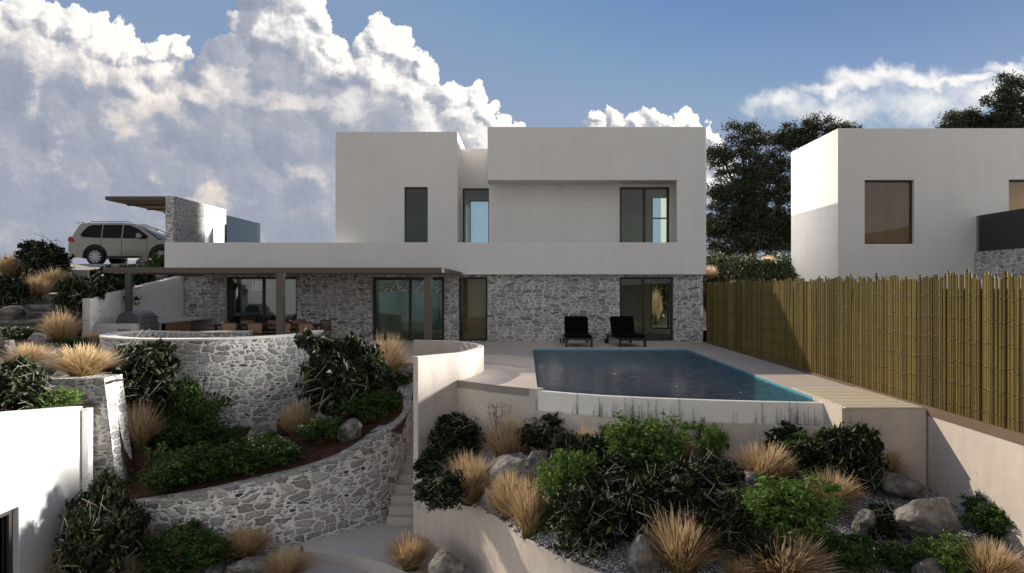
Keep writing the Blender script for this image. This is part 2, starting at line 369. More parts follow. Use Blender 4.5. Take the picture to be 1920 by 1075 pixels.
def bamboo_mat():
    m, N = mat('bamboo_cane'); uv = N.n('ShaderNodeUVMap').outputs[0]; s = N.n('ShaderNodeSeparateXYZ', i={0: uv})
    p = N.n('ShaderNodeNewGeometry').outputs['Position']
    f = N.noise(N.v('MULTIPLY', p, (30, 30, 2.0)), 1.0, 4).outputs['Fac']
    cc = N.mix(s.outputs[0], (.076, .057, .012), (.225, .170, .042))
    cc = N.mix(N.m('MULTIPLY', N.sstep(f, .4, .7), .5), cc, (.06, .04, .018))
    ring = N.sstep(s.outputs[1], .5, .9)
    cc = N.mix(N.m('MULTIPLY', ring, .9), cc, (.030, .019, .010))
    fin(N, cc, .5, f, .15, .004, spec=.3); return m
M_bamboo = bamboo_mat()

# ------------------------------------------------------------------ mesh helpers
class MB:
    def __init__(s): s.v = []; s.f = []; s.uv = []
    def poly(s, pts, uv=None):
        k = len(s.v); s.v += [tuple(p) for p in pts]; s.f.append(list(range(k, k+len(pts)))); s.uv.append(uv); return s
    def box(s, x0, x1, y0, y1, z0, z1):
        a, b, c, d = (x0,y0,z0), (x1,y0,z0), (x1,y1,z0), (x0,y1,z0); e, f, g, h = (x0,y0,z1), (x1,y0,z1), (x1,y1,z1), (x0,y1,z1)
        for q in ((a,b,f,e), (b,c,g,f), (c,d,h,g), (d,a,e,h), (e,f,g,h), (d,c,b,a)): s.poly(q)
        return s
    def prism(s, pts, z0, z1):          # pts counter-clockwise seen from above
        if sum(p[0]*q[1]-q[0]*p[1] for p, q in zip(pts, pts[1:]+pts[:1])) < 0: pts = pts[::-1]
        n = len(pts); tri = tessellate_polygon([[Vector((p[0], p[1], 0)) for p in pts]])
        for t in tri:
            a, b, c = [pts[i] for i in t]
            if (b[0]-a[0])*(c[1]-a[1])-(c[0]-a[0])*(b[1]-a[1]) < 0: b, c = c, b
            s.poly([(*a, z1), (*b, z1), (*c, z1)]); s.poly([(*c, z0), (*b, z0), (*a, z0)])
        u = 0
        for i in range(n):
            a, b = pts[i], pts[(i+1) % n]; l = math.dist(a, b)
            s.poly([(*a, z0), (*b, z0), (*b, z1), (*a, z1)], [(u, z0), (u+l, z0), (u+l, z1), (u, z1)]); u += l
        return s
    def side(s, pts, axis, a, b):       # pts in the plane across axis ('x': (y,z), 'y': (x,z)), extruded a..b
        f = (lambda p, t: (t, p[0], p[1])) if axis == 'x' else (lambda p, t: (p[0], t, p[1]))
        tri = tessellate_polygon([[Vector((p[0], p[1], 0)) for p in pts]])
        for t in tri:
            s.poly([f(pts[i], a) for i in t]); s.poly([f(pts[i], b) for i in reversed(t)])
        for i in range(len(pts)):
            p, q = pts[i], pts[(i+1) % len(pts)]; s.poly([f(p, a), f(q, a), f(q, b), f(p, b)])
        return s
    def tube(s, path, r0, r1=None, n=6, u=0.0, cap=True):
        r1 = r0 if r1 is None else r1; path = [Vector(p) for p in path]; rings = []
        for i, p in enumerate(path):
            d = (path[min(i+1, len(path)-1)]-path[max(i-1, 0)]).normalized()
            x = d.orthogonal().normalized() if abs(d.z) < .98 else Vector((1, 0, 0)); x = (x - d*x.dot(d)).normalized(); y = d.cross(x)
            r = r0+(r1-r0)*i/max(1, len(path)-1)
            rings.append([p+x*r*math.cos(2*math.pi*k/n)+y*r*math.sin(2*math.pi*k/n) for k in range(n)])
        for i in range(len(rings)-1):
            for k in range(n):
                s.poly([rings[i][k], rings[i][(k+1) % n], rings[i+1][(k+1) % n], rings[i+1][k]], [(u, 0)]*4)
        if cap: s.poly(rings[-1], [(u, 0)]*n); s.poly(rings[0][::-1], [(u, 0)]*n)
        return s
    def ribbon(s, line, z0, ztop, th, side=1):
        # wall along a plan polyline; the line is the visible face, thickness to one side; z0/ztop are lists or numbers
        n = len(line); P = [Vector((p[0], p[1])) for p in line]; Q = []
        for i in range(n):
            d = (P[min(i+1, n-1)]-P[max(i-1, 0)]).normalized(); Q.append(P[i]+Vector((-d.y, d.x))*th*side)
        z0 = z0 if isinstance(z0, (list, tuple)) else [z0]*n; zt = ztop if isinstance(ztop, (list, tuple)) else [ztop]*n
        u = 0
        for i in range(n-1):
            l = (P[i+1]-P[i]).length; a, b, c, d = P[i], P[i+1], Q[i], Q[i+1]; j = i+1
            s.poly([(*a, z0[i]), (*b, z0[j]), (*b, zt[j]), (*a, zt[i])], [(u, z0[i]), (u+l, z0[j]), (u+l, zt[j]), (u, zt[i])])
            s.poly([(*d, z0[j]), (*c, z0[i]), (*c, zt[i]), (*d, zt[j])], [(u+l+.3, z0[j]), (u+.3, z0[i]), (u+.3, zt[i]), (u+l+.3, zt[j])])
            s.poly([(*a, zt[i]), (*b, zt[j]), (*d, zt[j]), (*c, zt[i])], [(u, zt[i]), (u+l, zt[j]), (u+l, zt[j]+th), (u, zt[i]+th)])
            s.poly([(*c, z0[i]), (*d, z0[j]), (*b, z0[j]), (*a, z0[i])], [(u, 0), (u+l, 0), (u+l, th), (u, th)])
            u += l
        for i in (0, n-1):
            q = [(*P[i], z0[i]), (*Q[i], z0[i]), (*Q[i], zt[i]), (*P[i], zt[i])]; w = [(0, z0[i]), (th, z0[i]), (th, zt[i]), (0, zt[i])]
            s.poly(q[::-1] if i == 0 else q, w[::-1] if i == 0 else w)
        return s
    def gridwall(s, x0, x1, z0, z1, y0, y1, holes, axis='x'):
        xs = sorted({x0, x1, *[v for h in holes for v in h[:2]]}); zs = sorted({z0, z1, *[v for h in holes for v in h[2:]]})
        xs = [x for x in xs if x0 <= x <= x1]; zs = [z for z in zs if z0 <= z <= z1]
        def solid(i, j):
            if not (0 <= i < len(xs)-1 and 0 <= j < len(zs)-1): return False
            a, b = (xs[i]+xs[i+1])/2, (zs[j]+zs[j+1])/2
            return not any(h[0] < a < h[1] and h[2] < b < h[3] for h in holes)
        T = (lambda x, y, z: (x, y, z)) if axis == 'x' else (lambda x, y, z: (y, x, z))
        for i in range(len(xs)-1):
            for j in range(len(zs)-1):
                if not solid(i, j): continue
                a, b, c, d = xs[i], xs[i+1], zs[j], zs[j+1]
                s.poly([T(a,y0,c), T(b,y0,c), T(b,y0,d), T(a,y0,d)]); s.poly([T(b,y1,c), T(a,y1,c), T(a,y1,d), T(b,y1,d)])
                if not solid(i-1, j): s.poly([T(a,y1,c), T(a,y0,c), T(a,y0,d), T(a,y1,d)])
                if not solid(i+1, j): s.poly([T(b,y0,c), T(b,y1,c), T(b,y1,d), T(b,y0,d)])
                if not solid(i, j-1): s.poly([T(a,y1,c), T(b,y1,c), T(b,y0,c), T(a,y0,c)])
                if not solid(i, j+1): s.poly([T(a,y0,d), T(b,y0,d), T(b,y1,d), T(a,y1,d)])
        return s
    def lathe(s, prof, c, axis='z', n=24):
        c = Vector(c); rings = []
        for r, h in prof:
            ring = []
            for k in range(n):
                a = 2*math.pi*k/n; x, y = r*math.cos(a), r*math.sin(a)
                ring.append(c+Vector({'z': (x, y, h), 'y': (x, h, y), 'x': (h, x, y)}[axis]))
            rings.append(ring)
        for i in range(len(rings)-1):
            for k in range(n): s.poly([rings[i][k], rings[i][(k+1) % n], rings[i+1][(k+1) % n], rings[i+1][k]])
        return s
    def build(s, name, m, parent=None, smooth=False, bevel=0, merge=True):
        me = bpy.data.meshes.new(name); me.from_pydata(s.v, [], s.f); me.update()
        ul = me.uv_layers.new(name='UVMap'); ud = np.zeros((len(me.loops), 2), dtype=np.float32)
        k = 0
        for pi, f in enumerate(s.f):
            w = s.uv[pi]
            if w is None:
                nn = me.polygons[pi].normal; a = max(range(3), key=lambda q: abs(nn[q])); ij = ((1, 2), (0, 2), (0, 1))[a]
                w = [(s.v[v][ij[0]], s.v[v][ij[1]]) for v in f]
            ud[k:k+len(f)] = w; k += len(f)
        ul.data.foreach_set('uv', ud.ravel())
        if merge:
            bm = bmesh.new(); bm.from_mesh(me); bmesh.ops.remove_doubles(bm, verts=bm.verts, dist=1e-4); bmesh.ops.recalc_face_normals(bm, faces=bm.faces); bm.to_mesh(me); bm.free()
        me.materials.append(m)
        if smooth: me.polygons.foreach_set('use_smooth', [True]*len(me.polygons)); 
        o = bpy.data.objects.new(name, me); col.objects.link(o)
        if smooth:
            try: me.set_sharp_from_angle(angle=R(40))
            except Exception: pass
        if bevel:
            b = o.modifiers.new('bevel', 'BEVEL'); b.width = bevel; b.segments = 2; b.limit_method = 'ANGLE'; b.angle_limit = R(40)
        if parent is not None: adopt(o, parent)
        return o
def world_loc(p):
    l = Vector(p.location)
    return l if p.parent is None else l + world_loc(p.parent) + p.matrix_parent_inverse.to_translation()
def adopt(o, p):
    o.parent = p; o.matrix_parent_inverse = Matrix.Translation(-world_loc(p))
def tag(o, label=None, cat=None, group=None, kind=None):
    for k, v in (('label', label), ('category', cat), ('group', group), ('kind', kind)):
        if v: o[k] = v
    return o
def thing(name, label, cat, loc=(0, 0, 0), group=None):
    o = bpy.data.objects.new(name, None); o.empty_display_size = .2; col.objects.link(o); o.location = loc
    return tag(o, label, cat, group)
def copy_tree(o, parent=None):
    c = o.copy(); col.objects.link(c)
    if parent is not None: c.parent = parent
    for ch in o.children: copy_tree(ch, c)
    return c
def P(px, py, d): return Vector(((px-CX)*d/F, d, EYE-(py-CY)*d/F))
def smooth_line(pts, n=6):
    out = []
    for i in range(len(pts)-1):
        p0, p1, p2, p3 = pts[max(i-1, 0)], pts[i], pts[i+1], pts[min(i+2, len(pts)-1)]
        for k in range(n):
            t = k/n
            out.append(tuple(.5*(2*p1[a]+(p2[a]-p0[a])*t+(2*p0[a]-5*p1[a]+4*p2[a]-p3[a])*t*t+(3*p1[a]-p0[a]-3*p2[a]+p3[a])*t**3) for a in range(len(p1))))
    return out+[tuple(pts[-1])]
def interp(x, xs, ys): return float(np.interp(x, xs, ys))

# ------------------------------------------------------------------ plan of the place
Z_PATH = -3.07
WALL_LOW = smooth_line([(-8.5,13.6,-2.22),(-7.56,13.45,-2.12),(-6.0,13.5,-1.89),(-4.69,13.92,-1.66),(-3.8,14.6,-1.46),(-3.05,15.4,-1.14),(-2.74,16.4,-.90),(-2.78,17.5,-.50),(-2.98,18.7,-.06)], 5)
ARC = smooth_line([(-2.2,14.48),(-1.72,15.02),(-1.32,15.5),(-1.10,16.3),(-1.0,17.0),(-1.12,17.75),(-1.55,18.5),(-2.2,19.0),(-2.99,19.3)], 6)
FRONT = smooth_line([(-1.47,15.28),(-.6,14.48),(.25,13.91),(1.61,13.2),(3.58,12.68),(5.25,12.44)], 6)
RIM = smooth_line([(-.04,14.2),(.24,13.84),(.98,13.37),(1.67,12.99),(2.27,12.81),(3.79,12.53),(5.4,12.15)], 5)
BEDW = smooth_line([(-2.2,14.5),(-.68,12.28),(.04,10.86),(.85,9.78),(1.9,8.9),(4,8.0),(6.6,7.5),(9,7.3)], 5)
CURB = [(-4.55,13.60),(-4.3,13.6),(-3.31,13.42),(-2.57,12.98),(-2.09,12.54),(-1.7,11.9),(-1.2,10.9),(-.9,9.5)]
RC, RR = (-8.71, 20.03), 2.87
def lowwall_y(x): return interp(x, [p[0] for p in WALL_LOW[:26]], [p[1] for p in WALL_LOW[:26]])
def H_bed(x, y):
    a = interp(x, [-8.5,-7.56,-6,-4.69,-3.8,-3.05,-2.7], [-2.25,-2.17,-1.94,-1.70,-1.5,-1.18,-.95])
    s = interp(x, [-8,-6,-5,-4,-2.5], [.16,.115,.2,.32,.34])
    yw = interp(x, [-8.5,-7.56,-6,-4.69,-3.8,-3.05,-2.7], [13.6,13.45,13.5,13.9,14.6,15.4,16.4])
    return min(a+s*(y-yw), -.03)
def H_hill(x, y):
    h = interp(y, [14.4,18,20.7,23,26,29,30], [.08,.38,.75,1.45,2.2,2.85,2.92])
    k = max(0, min(1, (x+13.5)/1.3)); h -= max(0, h-.12)*.8*k*k*(3-2*k)
    return min(h, 2.90)+.02*math.sin(x*1.7)*math.sin(y*1.3)
def hill_edge(y): return -8.55-max(0, y-14.5)*.78
def H_bank(x, y):
    a, b = hill_edge(y), -8.1; t = max(0, min(1, (b-x)/(b-a))); lo = H_bed(-8.5, y)
    return lo+(H_hill(a, y)-.02-lo)*t*t*(3-2*t)
def bed_front(x): return interp(x, [p[0] for p in BEDW], [p[1] for p in BEDW])
def bed_back(x): return interp(x, [-2.2,-1.47,-.6,.25,1.6,3.6,5.2,5.3,7], [15.6,15.28,14.3,13.8,12.9,12.4,12.1,11.6,11.5])
def H_grav(x, y):
    a, b = bed_front(x), bed_back(x)
    t = max(0, min(1, (y-a)/max(.3, b-a))); zb = interp(x, [-2,-.5,1,3,5.3,7], [-1.75,-1.25,-.92,-.88,-1.30,-1.25])
    return -1.90+(zb+1.90)*(t**.85)+.03*math.sin(3*x)*math.sin(2.6*y)
def H_low(x, y): return -3.22+.10*max(0, min(1, (y-12.4)))+.02*math.sin(3*x+y)
REG = {'bed': H_bed, 'bank': H_bank, 'planter': lambda x, y: -1.51, 'hill': H_hill, 'grav': H_grav, 'low': H_low, 'roof': lambda x, y: -.36, 'path': lambda x, y: Z_PATH, 'up': lambda x, y: 2.93}
def hit(px, py, reg):
    H = REG[reg]; d = 7.5
    while d < 60:
        q = P(px, py, d)
        if q.z <= H(q.x, q.y): return q
        d += .02
    return P(px, py, 20)

def sheet(name, x0, x1, y0, y1, nx, ny, H, m, keep=None, smooth=True):
    b = MB(); xs = np.linspace(x0, x1, nx+1); ys = np.linspace(y0, y1, ny+1)
    me = bpy.data.meshes.new(name); vs = [(x, y, H(x, y)) for y in ys for x in xs]; fs = []
    for j in range(ny):
        for i in range(nx):
            if keep and not keep((xs[i]+xs[i+1])/2, (ys[j]+ys[j+1])/2): continue
            a = j*(nx+1)+i; fs.append((a, a+1, a+nx+2, a+nx+1))
    me.from_pydata(vs, [], fs); me.materials.append(m); me.uv_layers.new(name='UVMap')
    me.polygons.foreach_set('use_smooth', [smooth]*len(fs))
    o = bpy.data.objects.new(name, me); col.objects.link(o); return tag(o, kind='structure')

# ------------------------------------------------------------------ ground and terrain
tag(MB().poly([(-900,-60,-3.42),(900,-60,-3.42),(900,1500,-3.42),(-900,1500,-3.42)]).build('ground', M_base), kind='structure')
sheet('hillside', -60, -8.25, 14.35, 30, 120, 50, H_hill, M_hill, lambda x, y: x < hill_edge(y)+.1 and not (x > -12.72 and y > 20.85) and not (x-RC[0])**2+(y-RC[1])**2 < 2.6**2)
def H_plat(x, y):
    if x < -13.4: return 2.90+.1*math.sin(x*.3)*math.sin(y*.2)-.9*max(0, min(1, (y-60)/200))
    return 2.90-2.85*max(0, min(1, (37.5-y)/4.5)) + .06*math.sin(x*1.1)
sheet('plateau', -140, 60, 30, 230, 200, 180, H_plat, M_hill, lambda x, y: x < -13.6 or y > 32.2)
sheet('plateau', 60, 400, 30, 230, 20, 10, lambda x, y: 2.85, M_hill)
sheet('neighbour_ground', 6.85, 70, -10, 30.5, 60, 60, lambda x, y: -.25+3.1*max(0, min(1, (y-25)/4.5)), M_hill)
sheet('mulch_bed', -8.5, -2.72, 13.5, 19.4, 46, 46, H_bed, M_soil, lambda x, y: y > lowwall_y(x)+.12)
sheet('bank_soil', -11.3, -8.1, 14.6, 18.6, 40, 40, H_bank, M_soil, lambda x, y: x > hill_edge(y)-.05)
sheet('gravel_bed', -2.35, 7.2, 7.2, 15.7, 80, 70, H_grav, M_gravel, lambda x, y: y > bed_front(x)+.04 and y < bed_back(x)+.5 and not (x > 6.62))
sheet('lower_gravel', -12, 8, 4, 14.2, 60, 40, H_low, M_gravel, lambda x, y: not (-4.75 < x < 3 and (y > 12.5 or x > -3.9)) )
tag(MB().box(-4.7, -.8, 6, 13.9, -3.40, -3.31).build('lower_paving', M_pathc), kind='structure')
sheet('planted_roof', -20, -8.62, 7, 14.35, 20, 12, lambda x, y: -.36, M_soil)
pathpoly = [(p[0], p[1]) for p in CURB] + [(.9, 9.5),(.8,9.78),(.02,10.86),(-.7,12.28),(-2.2,14.5),(-2.1,16.4),(-2.78,16.4),(-3.07,15.4),(-3.82,14.6),(-4.7,13.95)]
tag(MB().prism(pathpoly, -3.405, Z_PATH).build('path', M_pathc, bevel=.012), kind='structure')
# terrace slab with the stair notch and the pool notch
tp = [(6.56,26.34),(-12.66,26.34),(-12.66,20.86),(-11.1,20.5)]
tp += [(RC[0]+2.68*math.cos(a), RC[1]+2.68*math.sin(a)) for a in np.linspace(R(170), R(375), 30)]
tp += [(-5.2,19.35),(-2.95,18.75)] + [(-2.99,19.3)] + [(x-.05, y) for x, y in ARC[::-1] if y > 15.25] + [(x, y) for x, y in FRONT[:12]]
tp += [(.238,13.94),(.238,23.042),(5.262,23.042),(5.262,12.46),(5.24,11.7),(6.56,11.60)]
tag(MB().prism(tp, -.16, 0).build('terrace', M_deckc), kind='structure')

# ------------------------------------------------------------------ concrete garden walls
w = thing('curved_stair_wall', 'pale concrete wall curling round the stair head left of the pool', 'wall', (-2.2, 14.5, Z_PATH))
MB().ribbon(ARC, [-3.4]*12+[-3.4]*(len(ARC)-12), .58, .15, 1).build('wall', M_conc, w, bevel=.008)
w = thing('pool_front_wall', 'beige concrete retaining wall in front of the pool terrace', 'retaining wall', (.2, 13.9, -1.5))
fw = [p for p in FRONT[:13]]
MB().ribbon(fw, -3.3, -.002, .22, 1).build('wall', M_conc, w)
w = thing('deck_end_wall', 'tall blocky concrete wall end under the bleached deck by the bamboo fence', 'retaining wall', (5.9, 11.65, -1.5))
MB().prism([(5.24,11.7),(6.575,11.585),(6.575,12.9),(5.24,12.9)], -3.3, -.002).build('wall', M_conc, w, bevel=.01)
w = thing('boundary_wall', 'low concrete boundary wall carrying the bamboo fence, sunlit at the near end', 'wall', (6.7, 12, -1.5))
MB().box(6.60, 6.84, 1.0, 26.2, -3.4, -.10).build('wall', M_conc, w)
w = thing('gravel_bed_wall', 'smooth concrete wall curving down along the front of the gravel bed', 'retaining wall', (0, 11, -3))
MB().ribbon(BEDW, -3.41, [-1.88]*len(BEDW), .14, 1).build('wall', M_conc, w, bevel=.01)
b = MB()
for i in range(18):
    y0 = 15.08+.205*i; b.box(-2.95, -2.0 if i < 6 else -1.2, y0, y0+.205 if i < 17 else 18.75, -3.40 if i < 3 else -2.6, Z_PATH+.17*(i+1)-.002)
w = thing('garden_steps', 'narrow concrete steps climbing between the stone wall and the curved wall', 'steps', (-2.5, 15.1, Z_PATH))
b.build('steps', M_pathc, w, merge=False)

# ------------------------------------------------------------------ stone garden walls
w = thing('curved_retaining_wall', 'long low stone retaining wall curving up beside the path below the mulch bed', 'retaining wall', (-5, 14, Z_PATH))
n = len(WALL_LOW); ln = [(p[0], p[1]) for p in WALL_LOW]; zt = [p[2] for p in WALL_LOW]
MB().ribbon(ln, -3.41, [z-.07 for z in zt], .34, 1).build('wall', M_stone, w)
MB().ribbon([(x, y-.015) for x, y in ln], [z-.067 for z in zt], zt, .37, 1).build('coping', M_cope, w)
w = thing('round_stone_wall', 'round rubble stone wall enclosing the sunken seat beside the dining terrace', 'wall', (*RC, -1.5))
an = np.linspace(R(18), R(-268), 72)
ring = [(RC[0]+RR*math.cos(a), RC[1]+RR*math.sin(a)) for a in an]
zt = [.75-.13*max(0, min(1, (math.degrees(-a)-195)/40)) for a in an]
MB().ribbon(ring, -2.3, [z-.05 for z in zt], .36, -1).build('wall', M_stone, w)
MB().ribbon([(RC[0]+(x-RC[0])*1.004, RC[1]+(y-RC[1])*1.004) for x, y in ring], [z-.047 for z in zt], zt, .38, -1).build('coping', M_cap, w)
w = thing('battered_stone_wall', 'short stone wall with a leaning bright end face behind the lower white house', 'wall', (-9.5, 14.4, -2))
b = MB()
prof = [(-20,-.02),(-8.52,.165),(-8.38,-1.0),(-8.28,-2.0),(-8.2,-3.3),(-20,-3.3)]
b.side(prof, 'y', 14.3, 14.95); b.build('wall', M_stone, w)
w = thing('rusted_edging', 'rusty steel edging plates stepping down beside the golden grass', 'edging', (-8.0, 15.4, -1.2))
for q_ in ((-9.30, -8.62, 17.0, 17.03, -1.7, -.22), (-8.34, -7.98, 14.98, 15.01, -2.4, -1.50), (-8.64, -8.61, 16.1, 16.99, -1.9, -.55)): MB().box(*q_).build('plate', M_corten, w)
MB().box(-8.50, -7.98, 15.012, 15.65, -2.4, -1.52).build('soil', M_soil, w)

# ------------------------------------------------------------------ lower white house at the left edge
w = thing('lower_house', 'white rendered lower house wall at the left edge with a brown framed opening', 'house', (-8.6, 12, -3.4))
b = MB()
ylist = [(6.0, .35), (10.2, .10), (11.85, -.08), (13.5, -.27)]
A = -8.45
pr = [(6.0,-3.41),(10.2,-3.41),(10.2,-1.66),(11.80,-1.66),(11.80,-3.41),(13.5,-3.41),(13.5,-.27),(11.85,-.08),(10.2,.10),(6.0,.35)]
b.side(pr, 'x', A, A-.25)
b.build('wall', M_white, w, bevel=.01)
MB().box(A+.02, -8.31, 13.44, 13.60, -3.41, -.31).build('wall_return', M_white, w, bevel=.01)
f = MB(); f.box(A-.19, A-.10, 11.71, 11.80, -3.40, -1.67).box(A-.19, A-.10, 10.2, 11.71, -1.76, -1.67).build('window', M_brown, w)
MB().box(A-.155, A-.143, 10.2, 11.71, -3.40, -1.76).build('pane', M_dglass, bpy.data.objects['window'])
MB().box(-14, A-.26, 6, 14.2, -.55, -.42).box(-14, -13.8, 6, 14.2, -3.4, -.55).box(-13.8, A-.26, 14.0, 14.2, -3.4, -.55).build('interior', M_int, w)

# ------------------------------------------------------------------ the villa
V = thing('villa', 'white two storey modern villa with a stone clad ground floor and flat roofs', 'house', (-3, 29, 0))
W1, W2, W3, W4 = (-11.15,-8.52), (-5.70,-3.02), (-2.48,-1.41), (3.52,5.52)
gh = [(a, b_, .02, 2.40) for a, b_ in (W1, W2, W3, W4)]
MB().gridwall(-12.78, 6.62, -.05, 2.488, 26.35, 26.70, gh).build('stone_wall', M_stone2, V)
for x0_ in (6.37, -12.78): MB().box(x0_, x0_+.25, 26.70, 31.2, -.05, 2.488).build('side_wall', M_stone2, V)
rear = [(-11.95,-10.7,1.80,2.38),(-6.6,-3.5,.15,2.42),(5.50,6.30,.2,2.36)]
MB().gridwall(-12.53, 6.37, -.05, 2.488, 31.0, 31.2, rear).build('rear_wall', M_int, V)
MB().box(-12.53, 6.37, 26.70, 31.0, -.05, .015).build('floor', M_deckc, V)
for x in (-6.75, -2.78, -.75): MB().box(x-.06, x+.06, 26.72, 30.99, .016, 2.487).build('partition_wall', M_int, V)
MB().box(-12.5, -6.85, 29.6, 29.7, .016, 2.486).build('room_wall', M_int, V) if False else None
MB().box(-12.2, -11.0, 30.9, 30.99, .016, 1.62).build('interior_door', M_tealw, V)
MB().box(-.7, 4.6, 29.3, 29.4, .016, 2.486).build('room_wall', M_gwall, V)
# front frame: terrace band, right pier and fascia in one piece
fh = [(-20,-1.39,3.67,9), (-1.39,5.58,3.67,5.96)]
MB().gridwall(-13.27, 6.65, 2.49, 7.92, 26.0, 26.25, fh).build('front_wall', M_white, V, bevel=.012)
MB().box(-13.27, 6.40, 26.25, 31.2, 2.492, 3.15).build('upper_slab', M_white, V)
MB().box(6.40, 6.65, 26.25, 33.4, 2.49, 7.92).build('right_wall', M_white, V, bevel=.012)  # rear end lengthened past the house, added for its shadow on the neighbouring villa
UW4, UL, UN = (3.60, 5.50, 3.16, 5.85), (-2.52, -1.42, 3.16, 6.0), (-4.59, -3.70, 3.30, 5.82)
MB().gridwall(-1.39, 6.40, 3.15, 5.96, 27.0, 27.2, [UW4]).build('recess_wall', M_white, V)
MB().box(-1.39, 6.40, 26.25, 31.2, 5.962, 6.25).box(-1.14, 6.40, 26.25, 31.0, 7.55, 7.7).build('roof', M_white, V)
MB().box(-1.39, -1.14, 27.2, 31.2, 3.151, 5.96).box(-1.39, -1.14, 26.25, 31.2, 6.252, 7.92).build('block_side_wall', M_white, V)
MB().gridwall(-1.14, 6.40, 3.15, 7.92, 31.0, 31.2, [(5.55,6.26,3.2,6.0),(-2,-1.4,0,1)]).build('upper_rear_wall', M_int, V)
MB().gridwall(-7.2, -2.57, 3.15, 7.92, 26.8, 27.05, [UN]).build('left_block_wall', M_white, V, bevel=.012)
b = MB(); b.box(-2.82, -2.57, 27.05, 31.2, 3.15, 7.92).box(-7.2, -6.95, 27.05, 31.2, 3.15, 7.92).box(-6.95, -2.82, 30.95, 31.2, 3.15, 7.92).box(-6.95, -2.82, 27.05, 30.95, 7.5, 7.62); b.build('left_block_shell', M_white, V)
MB().gridwall(-2.57, -1.39, 3.15, 7.59, 28.4, 28.6, [UL]).box(-2.57, -1.39, 28.6, 31.2, 6.9, 7.1).gridwall(-2.57, -1.39, 3.15, 7.59, 31.0, 31.2, [(-2.45,-1.42,3.16,5.85)]).build('link_wall', M_white2, V)

def window(par, x0, x1, z0, z1, y, mull=(), bars=(), fw=.075, g=M_glass, mw=.10, dep=.10, jl=0, name='window'):
    b = MB()
    b.box(x0, x0+fw+jl, y, y+dep, z0, z1).box(x1-fw, x1, y, y+dep, z0, z1).box(x0+fw+jl, x1-fw, y, y+dep, z1-fw, z1).box(x0+fw+jl, x1-fw, y, y+dep, z0, z0+fw)
    for mx in mull: b.box(mx-mw/2, mx+mw/2, y+.012, y+dep+.012, z0+fw, z1-fw)
    for bz in bars: b.box(x0+fw+jl, x1-fw, y+.02, y+dep-.02, bz-.03, bz+.03)
    o = b.build(name, M_frame, par, merge=False)
    MB().box(x0+fw*.6, x1-fw*.6, y+dep*.45, y+dep*.45+.008, z0+fw*.6, z1-fw*.6).build('pane', g, o)
    return o
window(V, *W1, .02, 2.40, 26.48, [-9.80], jl=.10, g=M_glass1)
window(V, *W2, .02, 2.40, 26.48, [-4.32], fw=.11)
window(V, *W3, .02, 2.40, 26.48, fw=.075)
window(V, *W4, .02, 2.40, 26.48, [4.42], mw=.09)
window(V, *UW4, 27.05, [4.55])
window(V, *UL, 28.42, fw=.07)
window(V, *UN, 26.95, fw=.04, g=M_dglass)
window(V, -11.95,-10.7,1.80,2.38, 31.05)
window(V, -6.6,-3.5,.15,2.42, 31.05, [-5.0])
MB().box(-6.5,-3.6,30.93,30.96,.17,1.80).build('frosted_screen', M_fglass, V)
window(V, 5.50,6.30,.2,2.36, 31.05, fw=.06)
window(V, 5.55,6.26,3.2,6.0, 31.05, [], [5.06], fw=.05)
window(V, -2.45,-1.42,3.16,5.85, 31.05, fw=.05)
MB().box(-13.0, -1.45, 26.11, 26.125, 3.66, 4.68).build('glass_balustrade', M_rail, V)
MB().box(-1.3, 3.62, 26.11, 26.125, 3.66, 4.68).box(3.625, 5.56, 26.11, 26.125, 3.66, 4.68).build('glass_balustrade', M_rail, V)
MB().box(-7.15, -2.6, 27.3, 27.35, 3.2, 7.4).build('interior_curtain', M_tealw, V)
# furniture seen through the panes
t = thing('bookcase', 'brown wooden bookcase behind the narrow glass door of the villa', 'bookcase', (-1.75, 27.1, .016))
b = MB(); b.box(-2.35, -.95, 27.2, 27.25, .016, 2.45).box(-2.38, -2.35, 26.9, 27.25, .016, 2.45); b.build('back_panel', M_shelf, t)
for z in (.45, .95, 1.45, 1.95): MB().box(-2.35, -1.0, 26.95, 27.2, z, z+.035).build('shelf', M_shelf, t)
t = thing('kitchen_island', 'pale kitchen island block inside the wide glass door', 'kitchen island', (-5.4, 28.6, .016))
MB().box(-6.2, -5.2, 29.6, 30.2, .016, .88).build('base', M_int, t); MB().box(-6.3, -5.1, 29.5, 30.3, .882, .93).build('worktop', M_counter, t)

# ------------------------------------------------------------------ carport and roof terrace bits
C_ = thing('carport', 'open carport with a flat roof on a stone wall above the left wing', 'carport', (-14, 29, 2.9))
b = MB().box(-13.72, -13.4, 27.0, 29.5, 2.7, 5.50); b.build('stone_wall', M_speck, C_)
MB().box(-13.72, -13.41, 26.965, 26.998, 2.7, 5.50).build('stone_facing', M_stone, C_)
MB().box(-13.70, -13.38, 29.52, 31.6, 2.7, 5.50).build('white_wall', M_white, C_, bevel=.01)
rf = MB().box(-16.05, -13.73, 27.0, 31.55, 5.36, 5.50).build('roof', M_pergola, C_, bevel=.008)
MB().box(-15.98, -13.76, 27.08, 31.5, 5.335, 5.358).build('soffit', M_soffit, rf)
for y in (28.3, 29.8, 31.2): MB().box(-15.95, -13.76, y, y+.10, 5.285, 5.333).build('beam', M_pergola, rf)
t = thing('smoked_glass_screen', 'dark smoked glass screen box on the roof terrace beside the carport', 'glass screen', (-10.6, 27, 3.2))
MB().box(-12.95, -11.43, 30.40, 30.43, 3.15, 4.74).build('back_panel', M_smoke, t)
MB().box(-11.41, -11.39, 27.0, 30.4, 3.15, 4.77).build('side_panel', M_smoke, t)
MB().box(-12.95, -11.43, 30.46, 30.50, 3.15, 4.72).build('backing', M_dsteel, t)

